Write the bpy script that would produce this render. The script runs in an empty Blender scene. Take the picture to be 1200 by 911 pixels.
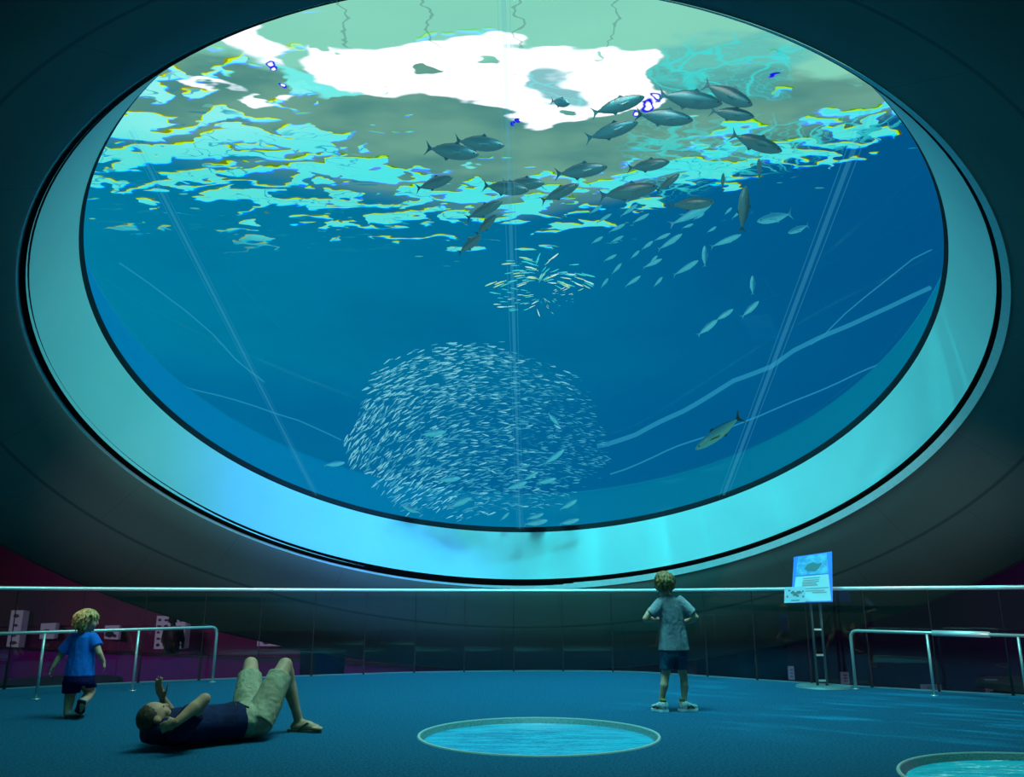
import bpy, bmesh, math, random
from mathutils import Vector, Matrix, Euler, noise as mnoise
random.seed(7)
sc = bpy.context.scene
COL = bpy.context.collection
PI = math.pi
V = Vector

# ------------------------------------------------------------------ render look
sc.view_settings.view_transform = 'Standard'
sc.view_settings.look = 'None'
sc.cycles.use_denoising = True
sc.cycles.max_bounces = 8
sc.cycles.transparent_max_bounces = 16
sc.cycles.sample_clamp_indirect = 4.0

# ------------------------------------------------------------------ camera
FPX = 960.0
TH = math.radians(14.5)
CAM = V((0, 0, .98))
cd = bpy.data.cameras.new('camera')
cam = bpy.data.objects.new('camera', cd)
COL.objects.link(cam)
cam.location = CAM
cam.rotation_euler = (PI / 2 + TH, 0, 0)
cd.sensor_width = 36.0
cd.lens = 36.0 * FPX / 1200
cd.clip_start = .05
cd.clip_end = 200
sc.camera = cam
FW = V((0, math.cos(TH), math.sin(TH)))
UP = V((0, -math.sin(TH), math.cos(TH)))
RT = V((1, 0, 0))


def ray(x, y):
    return RT * ((x - 600) / FPX) - UP * ((y - 455.5) / FPX) + FW


def P(x, y, Y):
    """the point of the place seen at x, y of the photograph, Y metres ahead"""
    r = ray(x, y)
    return CAM + r * (Y / r.y)


def PZ(x, y, z):
    r = ray(x, y)
    return CAM + r * ((z - CAM.z) / r.z)


# ------------------------------------------------------------------ helpers
def lin(c):
    return tuple(((v / 255) / 12.92 if v / 255 <= .04045 else ((v / 255 + .055) / 1.055) ** 2.4) for v in c)


def tag(o, label=None, cat=None, group=None, kind=None):
    if label: o['label'] = label
    if cat: o['category'] = cat
    if group: o['group'] = group
    if kind: o['kind'] = kind
    return o


def empty(name, loc=(0, 0, 0), label=None, cat=None, group=None):
    o = bpy.data.objects.new(name, None)
    o.empty_display_size = .1
    COL.objects.link(o)
    o.location = loc
    tag(o, label, cat, group)
    return o


def link(name, bm_or_me, mat=None, parent=None, smooth=False, world=True):
    """link a bmesh or a mesh as one object; geometry is given in world space and
    kept there when it gets a parent"""
    if isinstance(bm_or_me, bmesh.types.BMesh):
        me = bpy.data.meshes.new(name)
        bm_or_me.to_mesh(me)
        bm_or_me.free()
    else:
        me = bm_or_me
    if mat and len(me.materials) == 0: me.materials.append(mat)
    if smooth:
        for p in me.polygons: p.use_smooth = True
    o = bpy.data.objects.new(name, me)
    COL.objects.link(o)
    if parent:
        o.parent = parent
        if world:
            o.matrix_parent_inverse = wmat(parent).inverted()
    return o


def wmat(o):
    m = o.matrix_basis.copy()
    if o.parent: m = wmat(o.parent) @ o.matrix_parent_inverse @ m
    return m


def quad_strip(bm, A, B, closed=False):
    va = [bm.verts.new(p) for p in A]
    vb = [bm.verts.new(p) for p in B]
    n = len(A)
    for i in range(n if closed else n - 1):
        j = (i + 1) % n
        bm.faces.new((va[i], va[j], vb[j], vb[i]))
    return va, vb


def box(bm, c, s, rz=0, R=None):
    m = Matrix.Translation(V(c)) @ (R.to_4x4() if R else Matrix.Rotation(rz, 4, 'Z')) @ Matrix.Diagonal((s[0], s[1], s[2], 1))
    bmesh.ops.create_cube(bm, size=1, matrix=m)


def tube(bm, pts, r, n=10, caps=True):
    """a tube through pts; r a number or one per point"""
    pts = [V(p) for p in pts]
    rs = r if isinstance(r, (list, tuple)) else [r] * len(pts)
    rings = []
    t0 = (pts[1] - pts[0]).normalized()
    ref = V((0, 0, 1)) if abs(t0.z) < .9 else V((1, 0, 0))
    a = t0.cross(ref).normalized()
    for i, p in enumerate(pts):
        if i == 0: t = (pts[1] - pts[0])
        elif i == len(pts) - 1: t = pts[-1] - pts[-2]
        else: t = (pts[i + 1] - pts[i]).normalized() + (pts[i] - pts[i - 1]).normalized()
        t.normalize()
        a = (a - t * a.dot(t)).normalized()
        b = t.cross(a)
        rings.append([bm.verts.new(p + (a * math.cos(2 * PI * k / n) + b * math.sin(2 * PI * k / n)) * rs[i]) for k in range(n)])
    for i in range(len(rings) - 1):
        for k in range(n):
            bm.faces.new((rings[i][k], rings[i][(k + 1) % n], rings[i + 1][(k + 1) % n], rings[i + 1][k]))
    if caps:
        bm.faces.new(list(reversed(rings[0])))
        bm.faces.new(rings[-1])
    return rings


def ball(bm, c, r, R=None, u=16, v=10):
    r = (r, r, r) if isinstance(r, (int, float)) else r
    m = Matrix.Translation(V(c)) @ (R.to_4x4() if R else Matrix.Identity(4)) @ Matrix.Diagonal((r[0], r[1], r[2], 1))
    bmesh.ops.create_uvsphere(bm, u_segments=u, v_segments=v, radius=1, matrix=m)


def caps(bm, p0, r0, p1, r1, n=14):
    """a tapered limb with round ends"""
    p0, p1 = V(p0), V(p1)
    d = (p1 - p0)
    L = d.length
    t = d / L
    pts, rs = [], []
    for k in range(5):
        a = PI / 2 * (k / 4.0)
        pts.append(p0 - t * r0 * math.cos(a) * .98); rs.append(max(r0 * math.sin(a), r0 * .08))
    for k in range(1, 5):
        a = PI / 2 * (k / 4.0)
        pts.append(p1 + t * r1 * math.sin(a) * .98); rs.append(max(r1 * math.cos(a), r1 * .08))
    tube(bm, pts, rs, n)


def loft(bm, secs, n=24, power=2.0):
    """secs: (centre, x half axis vector, y half axis vector); flat ends"""
    rings = []
    for c, ax, ay in secs:
        c, ax, ay = V(c), V(ax), V(ay)
        ring = []
        for k in range(n):
            a = 2 * PI * k / n
            ca, sa = math.cos(a), math.sin(a)
            ca = math.copysign(abs(ca) ** (2 / power), ca)
            sa = math.copysign(abs(sa) ** (2 / power), sa)
            ring.append(bm.verts.new(c + ax * ca + ay * sa))
        rings.append(ring)
    for i in range(len(rings) - 1):
        for k in range(n):
            bm.faces.new((rings[i][k], rings[i][(k + 1) % n], rings[i + 1][(k + 1) % n], rings[i + 1][k]))
    bm.faces.new(list(reversed(rings[0])))
    bm.faces.new(rings[-1])


def fuse(name, bm, voxel, smooth_it=4, wrinkle=0.0, wscale=18, push=0.0):
    """melt overlapping closed shapes into one continuous surface"""
    bmesh.ops.recalc_face_normals(bm, faces=bm.faces)
    me = bpy.data.meshes.new(name)
    bm.to_mesh(me)
    bm.free()
    o = bpy.data.objects.new('tmp', me)
    COL.objects.link(o)
    m = o.modifiers.new('r', 'REMESH')
    m.mode = 'VOXEL'
    m.voxel_size = voxel
    if smooth_it:
        s = o.modifiers.new('s', 'SMOOTH')
        s.factor = .5
        s.iterations = smooth_it
    dg = bpy.context.evaluated_depsgraph_get()
    dg.update()
    res = bpy.data.meshes.new_from_object(o.evaluated_get(dg))
    bpy.data.objects.remove(o)
    bpy.data.meshes.remove(me)
    res.name = name
    if wrinkle:
        for v in res.vertices:
            q = v.co * wscale
            f = mnoise.noise(V((q.x * 1.0, q.y, q.z * .45))) + .5 * mnoise.noise(q * 2.1)
            v.co += v.normal * (f * wrinkle)
    return res


# ------------------------------------------------------------------ node helpers
class N:
    """a shader value with arithmetic"""
    def __init__(s, nt, sock): s.nt, s.s = nt, sock

    def _m(s, op, *o, clamp=False):
        n = s.nt.nodes.new('ShaderNodeMath')
        n.operation = op
        n.use_clamp = clamp
        for i, v in enumerate((s,) + o):
            if isinstance(v, N): s.nt.links.new(v.s, n.inputs[i])
            else: n.inputs[i].default_value = v
        return N(s.nt, n.outputs[0])

    def __add__(s, o): return s._m('ADD', o)
    __radd__ = __add__
    def __mul__(s, o): return s._m('MULTIPLY', o)
    __rmul__ = __mul__
    def __sub__(s, o): return s._m('SUBTRACT', o)
    def __rsub__(s, o): return (s * -1) + o
    def __truediv__(s, o): return s._m('DIVIDE', o)
    def abs(s): return s._m('ABSOLUTE')
    def sat(s): return s._m('ADD', 0.0, clamp=True)
    def max(s, o): return s._m('MAXIMUM', o)
    def min(s, o): return s._m('MINIMUM', o)
    def pow(s, o): return s._m('POWER', o)

    def step(s, a, b):
        """smooth 0..1 as s goes a..b"""
        n = s.nt.nodes.new('ShaderNodeMapRange')
        n.interpolation_type = 'SMOOTHSTEP'
        flip = a > b
        for nm, v in (('From Min', min(a, b)), ('From Max', max(a, b))): n.inputs[nm].default_value = v
        n.inputs['To Min'].default_value = 1.0 if flip else 0.0
        n.inputs['To Max'].default_value = 0.0 if flip else 1.0
        s.nt.links.new(s.s, n.inputs['Value'])
        return N(s.nt, n.outputs[0])


class Sh:
    def __init__(s, name):
        s.m = bpy.data.materials.new(name)
        s.m.use_nodes = True
        s.nt = s.m.node_tree
        s.nt.nodes.clear()
        s.out = s.nt.nodes.new('ShaderNodeOutputMaterial')

    def new(s, t): return s.nt.nodes.new(t)
    def link(s, a, b): s.nt.links.new(a.s if isinstance(a, N) else a, b)

    def coords(s, kind='Object'):
        tc = s.new('ShaderNodeTexCoord')
        sp = s.new('ShaderNodeSeparateXYZ')
        s.link(tc.outputs[kind], sp.inputs[0])
        return [N(s.nt, o) for o in sp.outputs]

    def vec(s, x, y, z=0.0):
        c = s.new('ShaderNodeCombineXYZ')
        for i, v in enumerate((x, y, z)):
            if isinstance(v, N): s.link(v, c.inputs[i])
            else: c.inputs[i].default_value = v
        return c.outputs[0]

    def noise(s, vec, scale, detail=2, rough=.5, dist=0.0):
        n = s.new('ShaderNodeTexNoise')
        if vec is not None: s.link(vec, n.inputs['Vector'])
        n.inputs['Scale'].default_value = scale
        n.inputs['Detail'].default_value = detail
        n.inputs['Roughness'].default_value = rough
        n.inputs['Distortion'].default_value = dist
        return N(s.nt, n.outputs['Fac'])

    def voro(s, vec, scale, feature='DISTANCE_TO_EDGE'):
        n = s.new('ShaderNodeTexVoronoi')
        n.feature = feature
        s.link(vec, n.inputs['Vector'])
        n.inputs['Scale'].default_value = scale
        return N(s.nt, n.outputs['Distance'])

    def mix(s, f, a, b):
        n = s.new('ShaderNodeMix')
        n.data_type = 'RGBA'
        for k, v in ((0, f), (6, a), (7, b)):
            if isinstance(v, N): s.link(v, n.inputs[k])
            elif isinstance(v, (int, float)): n.inputs[k].default_value = v
            elif isinstance(v, tuple): n.inputs[k].default_value = (*v[:3], 1)
            else: s.link(v, n.inputs[k])
        return n.outputs[2]

    def bsdf(s, color, rough=.6, metal=0.0, emis=None, estr=0.0, bump=None, bstr=.3, bdist=.01, spec=.5, sss=0):
        b = s.new('ShaderNodeBsdfPrincipled')
        if isinstance(color, tuple): b.inputs['Base Color'].default_value = (*color[:3], 1)
        else: s.link(color, b.inputs['Base Color'])
        if isinstance(rough, N): s.link(rough, b.inputs['Roughness'])
        else: b.inputs['Roughness'].default_value = rough
        b.inputs['Metallic'].default_value = metal
        b.inputs['Specular IOR Level'].default_value = spec
        if emis is not None:
            if isinstance(emis, tuple): b.inputs['Emission Color'].default_value = (*emis[:3], 1)
            else: s.link(emis, b.inputs['Emission Color'])
            b.inputs['Emission Strength'].default_value = estr
        if bump is not None:
            bn = s.new('ShaderNodeBump')
            bn.inputs['Strength'].default_value = bstr
            bn.inputs['Distance'].default_value = bdist
            s.link(bump, bn.inputs['Height'])
            s.link(bn.outputs[0], b.inputs['Normal'])
        s.link(b.outputs[0], s.out.inputs[0])
        return b

    def emission(s, color, strength=1.0):
        e = s.new('ShaderNodeEmission')
        if isinstance(color, tuple): e.inputs[0].default_value = (*color[:3], 1)
        else: s.link(color, e.inputs[0])
        if isinstance(strength, N): s.link(strength, e.inputs[1])
        else: e.inputs[1].default_value = strength
        s.link(e.outputs[0], s.out.inputs[0])
        return e


def simple(name, rgb, rough=.6, metal=0.0, var=.12, scale=20, bump=0.0, spec=.4):
    s = Sh(name)
    x, y, z = s.coords()
    n = s.noise(s.vec(x, y, z), scale, 3)
    c = lin(rgb)
    col = s.mix(n, tuple(v * (1 - var) for v in c), tuple(min(1, v * (1 + var)) for v in c))
    s.bsdf(col, rough, metal, bump=n if bump else None, bstr=bump, bdist=.01, spec=spec)
    return s.m


M = {}
M['steel'] = simple('brushed_steel', (165, 175, 175), .28, .9, .05)
M['black'] = simple('black_groove', (4, 5, 6), .9, 0, .1, spec=.05)
M['seal'] = simple('dark_seal', (8, 30, 40), .7, spec=.1)
M['rim'] = simple('white_paint_rim', (170, 225, 228), .5)

# ------------------------------------------------------------------ the oculus frame of reference
SC = 4.65
_a, _b = -.0448, math.radians(-69.25)
AN = V((math.sin(_a) * math.cos(_b), -math.cos(_a) * math.cos(_b), math.sin(_b)))   # axis, pointing down into the room
AU = V((0, 0, 1)).cross(AN).normalized() * 1.0
AU = V((AU.x, AU.y, AU.z))
AV = AN.cross(AU)
if AV.y < 0: AV = -AV
if AU.x < 0: AU = -AU
OC = V((-.001, 1.971, .586)) * SC + CAM
SEG = 192
# local frame matrix (x = AU, y = AV, z = AN up to handedness)
OCM = Matrix((AU, AV, AU.cross(AV))).transposed().to_4x4()
OCM.translation = OC
SZ = 1 if AU.cross(AV).dot(AN) > 0 else -1      # local z of AN


def op(R, h, k, n=SEG, du=0.0):
    a = 2 * PI * k / n
    return OC + AU * ((R * math.cos(a) + du) * SC) + AV * (R * math.sin(a) * SC) + AN * (h * SC)


def oring(name, prof, mat, kind=True, smooth=True, du=0.0, parent=None, local=True):
    """a ring about the oculus axis; prof is a list of (radius, height)"""
    bm = bmesh.new()
    rows = []
    for R, h, *d_ in prof:
        rows.append([bm.verts.new(op(R, h, k, du=du + (d_[0] if d_ else 0))) for k in range(SEG)])
    for i in range(len(rows) - 1):
        for k in range(SEG):
            bm.faces.new((rows[i][k], rows[i][(k + 1) % SEG], rows[i + 1][(k + 1) % SEG], rows[i + 1][k]))
    if local:
        bmesh.ops.transform(bm, matrix=OCM.inverted(), verts=bm.verts)
    o = link(name, bm, mat, None, smooth)
    if local: o.matrix_world = OCM
    if kind: tag(o, kind='structure')
    return o


# --- reveal: the pale conical lining between the pane and the room
s = Sh('pale_lining')
x, y, z = s.coords()
n1 = s.noise(s.vec(x, y, z), .8, 3)
col = s.mix(n1, lin((122, 214, 222)), lin((142, 232, 236)))
s.bsdf(col, .55, spec=.25)
M['lining'] = s.m
lining = oring('wall_oculus_lining', [(1.0008, .001), (1.0520, .1655, .0042)], M['lining'])
seal = oring('trim_oculus_seal', [(.9965, -.017), (1.0006, -.001), (1.0016, .0025)], M['seal'])
groove = oring('trim_oculus_groove', [(1.045, .156), (1.0475, .162), (1.056, .1750, -.001)], M['black'])
rim = oring('trim_oculus_rim', [(1.0532, .1700), (1.0635, .187)], M['rim'], du=-.0032)

# --- shell: the dark underside of the tank
s = Sh('dark_shell_panels')
x, y, z = s.coords()
r = (x * x + y * y).pow(.5) / SC
ang = N(s.nt, None)
at = s.new('ShaderNodeMath'); at.operation = 'ARCTAN2'
s.link(y, at.inputs[0]); s.link(x, at.inputs[1])
ang = N(s.nt, at.outputs[0])
n1 = s.noise(s.vec(x, y, z), .5, 3)
n2 = s.noise(s.vec(x, y, z), 60, 2)
col = s.mix(n1, lin((80, 96, 92)), lin((102, 120, 114)))
# panel joints: one ring joint and staggered radial joints
ringj = (r - 1.172).abs().step(.0042, .0016)
def radial(off, cnt, lo, hi):
    f = ((ang + off) * (cnt / (2 * PI)))._m('FRACT')
    d = (f - .5).abs()
    return d.step(.0022, .0008) * r.step(lo, lo + .001) * r.step(hi + .001, hi)
joints = (ringj + radial(.11, 18, 1.0, 1.172) + radial(.11 + PI / 18, 18, 1.172, 1.5)).sat()
col = s.mix(joints * .5, col, lin((24, 32, 36)))
s.bsdf(col, .55, spec=.35, bump=n2, bstr=.05, bdist=.004)
M['shell'] = s.m
shell = oring('ceiling_tank_shell', [(1.0605, .181), (1.062, .185), (1.11, .2255), (1.172, .28), (1.24, .335), (1.345, .375), (1.36, .375), (1.36, .34)], M['shell'])

# ------------------------------------------------------------------ the pane and its bonded joints
s = Sh('acrylic')
tr = s.new('ShaderNodeBsdfTransparent'); tr.inputs[0].default_value = (.97, .995, 1, 1)
gl = s.new('ShaderNodeBsdfGlossy'); gl.inputs['Roughness'].default_value = .02
mx = s.new('ShaderNodeMixShader'); mx.inputs[0].default_value = .018
s.link(tr.outputs[0], mx.inputs[1]); s.link(gl.outputs[0], mx.inputs[2]); s.link(mx.outputs[0], s.out.inputs[0])
M['acrylic'] = s.m
bm = bmesh.new()
bm.faces.new([bm.verts.new(op(.9995, -.001, k)) for k in range(SEG)])
pane = tag(link('window_1', bm, M['acrylic']), kind='structure')

s = Sh('bonded_joint')
tr = s.new('ShaderNodeBsdfTransparent')
em = s.new('ShaderNodeEmission'); em.inputs[0].default_value = (*lin((70, 170, 205)), 1); em.inputs[1].default_value = 1  # pale look of the joints comes from a faint glow
mx = s.new('ShaderNodeMixShader'); mx.inputs[0].default_value = .22
s.link(tr.outputs[0], mx.inputs[1]); s.link(em.outputs[0], mx.inputs[2]); s.link(mx.outputs[0], s.out.inputs[0])
M['joint'] = s.m
for i, (u0, u1, w) in enumerate(((-.667, -.672, .0065), (-.012, .028, .0075), (.648, .66, .010))):
    bm = bmesh.new()
    for off, ww in ((0, w), (w * 1.3, w * .22), (-w * 1.3, w * .22)):
        A, B = [], []
        for t in (-.985, -.5, 0, .5, .985):
            uu = u0 + (u1 - u0) * (.5 - t / 2) + off
            vv = t * math.sqrt(max(0, .97 - uu * uu))
            q = OC + AV * vv * SC + AN * (.002 * SC)
            A.append(q + AU * (uu - ww / 2) * SC); B.append(q + AU * (uu + ww / 2) * SC)
        quad_strip(bm, A, B)
    j = link('joint_strip', bm, M['joint'], pane)

# ------------------------------------------------------------------ the tank
ZW = 9.5                     # water level


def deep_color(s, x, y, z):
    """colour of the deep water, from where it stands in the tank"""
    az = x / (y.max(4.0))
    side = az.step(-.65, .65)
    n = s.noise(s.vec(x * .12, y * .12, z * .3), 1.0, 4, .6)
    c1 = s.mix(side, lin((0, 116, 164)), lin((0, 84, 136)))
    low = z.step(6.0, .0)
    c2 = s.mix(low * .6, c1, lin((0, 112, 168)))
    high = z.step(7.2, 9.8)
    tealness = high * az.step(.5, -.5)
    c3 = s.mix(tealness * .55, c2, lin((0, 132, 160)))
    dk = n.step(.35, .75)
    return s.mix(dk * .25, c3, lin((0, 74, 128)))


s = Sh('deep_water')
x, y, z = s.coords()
s.emission(deep_color(s, x, y, z), 1.0)  # light scattered in the water, put in as glowing wall colour
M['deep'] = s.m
# far side and bottom of the tank, lost in blue water
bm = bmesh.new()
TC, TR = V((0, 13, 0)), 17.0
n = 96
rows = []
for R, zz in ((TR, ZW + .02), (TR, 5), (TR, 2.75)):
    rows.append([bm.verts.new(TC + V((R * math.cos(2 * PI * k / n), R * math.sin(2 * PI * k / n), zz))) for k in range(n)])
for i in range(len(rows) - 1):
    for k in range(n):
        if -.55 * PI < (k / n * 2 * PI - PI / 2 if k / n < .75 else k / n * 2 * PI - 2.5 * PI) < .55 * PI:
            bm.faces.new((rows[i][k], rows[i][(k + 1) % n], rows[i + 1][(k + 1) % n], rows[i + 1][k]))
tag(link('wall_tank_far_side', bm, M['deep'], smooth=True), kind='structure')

# sloping bottom of the tank beyond the pane, with the dark gallery ceiling under it
def slope(Y, d=0): return .95 + .0805 * Y - d
bm = bmesh.new()
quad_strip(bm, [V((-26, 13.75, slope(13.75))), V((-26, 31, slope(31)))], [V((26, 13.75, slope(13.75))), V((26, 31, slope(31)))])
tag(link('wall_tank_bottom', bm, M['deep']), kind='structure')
bm = bmesh.new()
quad_strip(bm, [V((-26, 13.75, slope(13.75, .06))), V((-26, 31, slope(31, .06)))], [V((26, 13.75, slope(13.75, .06))), V((26, 31, slope(31, .06)))])
tag(link('ceiling_gallery', bm, M['seal']), kind='structure')

# collar and its edge just above the pane, their light painted as glow
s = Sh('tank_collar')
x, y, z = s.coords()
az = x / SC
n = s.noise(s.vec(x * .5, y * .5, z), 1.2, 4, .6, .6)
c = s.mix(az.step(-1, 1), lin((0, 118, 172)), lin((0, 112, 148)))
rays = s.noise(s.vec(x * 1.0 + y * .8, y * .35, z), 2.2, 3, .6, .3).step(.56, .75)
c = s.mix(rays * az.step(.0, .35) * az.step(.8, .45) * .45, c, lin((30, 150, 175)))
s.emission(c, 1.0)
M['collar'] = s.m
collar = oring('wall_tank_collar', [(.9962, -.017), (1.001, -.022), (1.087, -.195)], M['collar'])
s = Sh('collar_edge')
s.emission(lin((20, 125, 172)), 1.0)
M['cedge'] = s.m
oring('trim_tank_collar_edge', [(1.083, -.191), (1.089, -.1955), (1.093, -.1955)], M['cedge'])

# water surface; skylight, ripple light and reflections painted into its emission
s = Sh('water_surface_from_below')
x, y, z = s.coords()


def warp(sc_, amp, seed, ax=.7, ay=1.6):
    nx = s.noise(s.vec(x * ax + seed, y * ay, seed), sc_, 2, .5)
    ny = s.noise(s.vec(x * ax, y * ay + seed, seed + 7.3), sc_, 2, .5)
    return (nx - .5) * amp, (ny - .5) * amp


wx1, wy1 = warp(.55, 2.2, 3.1)
wx2, wy2 = warp(2.1, .55, 11.7)
X = x + wx1 + wx2
Y = y + wy1 * .8 + wy2
azx = x / y
# zone edges in metres ahead; the water line bends nearer on the right
azl, azr = azx.min(0.0), azx.max(0.0)
Ys = azl * 7.6 - azr * 6.4 + 15.7          # where the ripple cover begins
Ye = azl * 5.5 - azr * 8.5 + 18.2          # and where it thins out
Yl = (Y * .45 + y * .55 - Ys) / (Ye - Ys)  # 0 to 1 across the cover
nband = s.noise(s.vec(x * .5, y * .9, 2), .9, 3)
grey = s.mix(nband.step(.35, .65), lin((78, 140, 134)), lin((108, 164, 146)))
pale = s.mix(nband, lin((128, 208, 184)), lin((140, 218, 192)))
base = s.mix(Y.step(11.5, 11.9), pale, grey)
# ripple cover


def ripples(dy, dx=0.0):
    rp = s.noise(s.vec((x + dx + wx2 * 1.2) * .62, (y + dy + wy2 * .9) * 1.15, 4.4), 1.25, 2, .45, .5)
    rp2 = s.noise(s.vec((x + dx) * .8, (y + dy) * 2.6, 9.1), 1.6, 2, .5, .4)
    bnd = ((y + dy) * .85 + rp * 3.4 + (x + dx) * .12)._m('MULTIPLY', 6.283)._m('SINE') * .5 + .5
    f = rp * .52 + rp2 * .22 + bnd * .26 - .02
    th = Yl.step(-.15, .2) * -.185 + .66 + Yl.step(.62, 1.0) * .10 + Yl.step(1.0, 1.6) * .09 - azx.step(-.15, -.35) * .035 + (azx - .06).abs().step(.1, .04) * .03
    d = f - th
    return d


d0 = ripples(0)
dR = ripples(.032)
dB = ripples(-.032)
mG = d0.step(-.004, .014)
mR = dR.step(-.002, .02)
mB = dB.step(-.006, .014)
dc = deep_color(s, x, y, z)
below = Yl.step(.25, .85)
base2 = s.mix(below, base, dc)
# bright ripple colour: cyan, whiter near the top left
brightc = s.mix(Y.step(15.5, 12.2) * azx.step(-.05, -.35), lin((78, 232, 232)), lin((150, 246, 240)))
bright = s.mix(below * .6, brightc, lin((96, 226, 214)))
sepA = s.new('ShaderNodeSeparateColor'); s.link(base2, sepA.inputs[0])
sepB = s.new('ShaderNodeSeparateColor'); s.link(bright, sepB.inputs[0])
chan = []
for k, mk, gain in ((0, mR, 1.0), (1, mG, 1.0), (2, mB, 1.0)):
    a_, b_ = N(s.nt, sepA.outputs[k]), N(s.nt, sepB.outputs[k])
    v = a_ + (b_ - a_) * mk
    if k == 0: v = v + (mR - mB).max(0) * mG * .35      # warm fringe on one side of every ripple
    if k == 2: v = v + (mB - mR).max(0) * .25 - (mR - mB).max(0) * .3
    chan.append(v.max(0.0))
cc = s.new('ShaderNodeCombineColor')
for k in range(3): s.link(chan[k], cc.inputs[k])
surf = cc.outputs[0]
# fine blue contour lines running through the bright ripples
cn = s.noise(s.vec((x + wx2) * .55, (y + wy2) * 1.5, 61.0), 1.2, 2, .45, .4)
cl = ((cn * 9)._m('FRACT') - .5).abs().step(.075, .03) * (s.noise(s.vec(x * .5, y * .5, 71.0), 1.0, 1).step(.4, .55))
surf = s.mix(cl * mG * .8, surf, lin((24, 150, 190)))
# dark blue underside tone painted between the bright ripples
dark = s.noise(s.vec(x * .9, y * 2.4, 31.0), 1.3, 3, .55, .5).step(.60, .64) * azx.step(-.1, -.2) * Yl.step(.0, .2)
surf = s.mix(dark * (1 - mG) * .8, surf, lin((16, 130, 160)))
# painted network of refracted light, upper right
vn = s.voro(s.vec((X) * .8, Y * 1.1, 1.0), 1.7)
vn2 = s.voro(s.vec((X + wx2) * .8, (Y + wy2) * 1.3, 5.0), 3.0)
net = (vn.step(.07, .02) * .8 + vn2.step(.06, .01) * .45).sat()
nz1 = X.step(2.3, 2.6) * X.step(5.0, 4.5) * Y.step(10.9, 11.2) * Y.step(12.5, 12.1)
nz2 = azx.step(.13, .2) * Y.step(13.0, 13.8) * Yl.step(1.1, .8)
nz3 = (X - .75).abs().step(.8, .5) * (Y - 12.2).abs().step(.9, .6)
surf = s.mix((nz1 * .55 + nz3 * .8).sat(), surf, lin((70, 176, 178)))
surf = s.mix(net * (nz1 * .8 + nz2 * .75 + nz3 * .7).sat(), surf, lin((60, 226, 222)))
# white skylight painted on the water
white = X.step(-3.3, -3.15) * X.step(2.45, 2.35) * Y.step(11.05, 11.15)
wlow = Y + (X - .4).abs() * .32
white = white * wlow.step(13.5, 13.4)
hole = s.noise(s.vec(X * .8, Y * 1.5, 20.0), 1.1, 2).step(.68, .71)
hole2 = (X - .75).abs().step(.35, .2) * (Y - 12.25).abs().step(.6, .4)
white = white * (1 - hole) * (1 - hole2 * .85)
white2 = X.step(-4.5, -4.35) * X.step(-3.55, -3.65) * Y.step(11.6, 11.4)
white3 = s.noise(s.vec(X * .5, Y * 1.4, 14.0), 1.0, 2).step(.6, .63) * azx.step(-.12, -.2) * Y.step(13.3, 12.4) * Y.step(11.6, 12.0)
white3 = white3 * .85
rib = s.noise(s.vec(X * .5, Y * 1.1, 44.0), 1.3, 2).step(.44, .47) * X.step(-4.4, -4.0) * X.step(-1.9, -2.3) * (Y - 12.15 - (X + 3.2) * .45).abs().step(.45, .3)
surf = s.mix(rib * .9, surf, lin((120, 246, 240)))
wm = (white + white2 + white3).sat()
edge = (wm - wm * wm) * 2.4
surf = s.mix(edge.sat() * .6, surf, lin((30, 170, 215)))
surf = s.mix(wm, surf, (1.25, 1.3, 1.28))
# painted blobs of light scattered in the grey band
bl = s.voro(s.vec(X * .7, Y * 1.7, 2.2), 1.5, 'F1')
blr = s.noise(s.vec(X, Y, 3.0), .8, 1).step(.5, .62)
blob = bl.step(.17, .13) * blr * Y.step(11.6, 12.2) * Yl.step(.2, .0)
surf = s.mix(blob * .9, surf, lin((110, 240, 236)))
# dark cracks in the pale ceiling seen through the water
crx = (x + wx2 * 1.1 + wy2 * .4)
cr = N(s.nt, None)
cr = ((crx - .1).abs().step(.03, .012) + (crx + 1.25).abs().step(.03, .012) + (crx - 1.55).abs().step(.022, .01) + (crx + 2.6).abs().step(.028, .012)).sat() * y.step(11.35, 11.2)
surf = s.mix(cr * .45, surf, lin((70, 110, 105)))
# violet reflections of lamps, painted on the water
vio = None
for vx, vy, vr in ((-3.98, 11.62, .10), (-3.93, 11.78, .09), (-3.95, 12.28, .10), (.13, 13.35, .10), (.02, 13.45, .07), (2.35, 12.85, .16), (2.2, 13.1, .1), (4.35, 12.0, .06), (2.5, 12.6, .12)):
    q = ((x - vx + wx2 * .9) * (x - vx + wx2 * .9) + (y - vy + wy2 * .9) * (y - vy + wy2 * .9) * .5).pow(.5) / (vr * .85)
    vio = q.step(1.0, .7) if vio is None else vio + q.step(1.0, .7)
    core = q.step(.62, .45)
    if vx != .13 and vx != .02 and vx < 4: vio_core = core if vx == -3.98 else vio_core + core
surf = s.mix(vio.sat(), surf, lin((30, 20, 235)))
surf = s.mix(vio_core.sat(), surf, (1.1, 1.1, 1.2))
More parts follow.
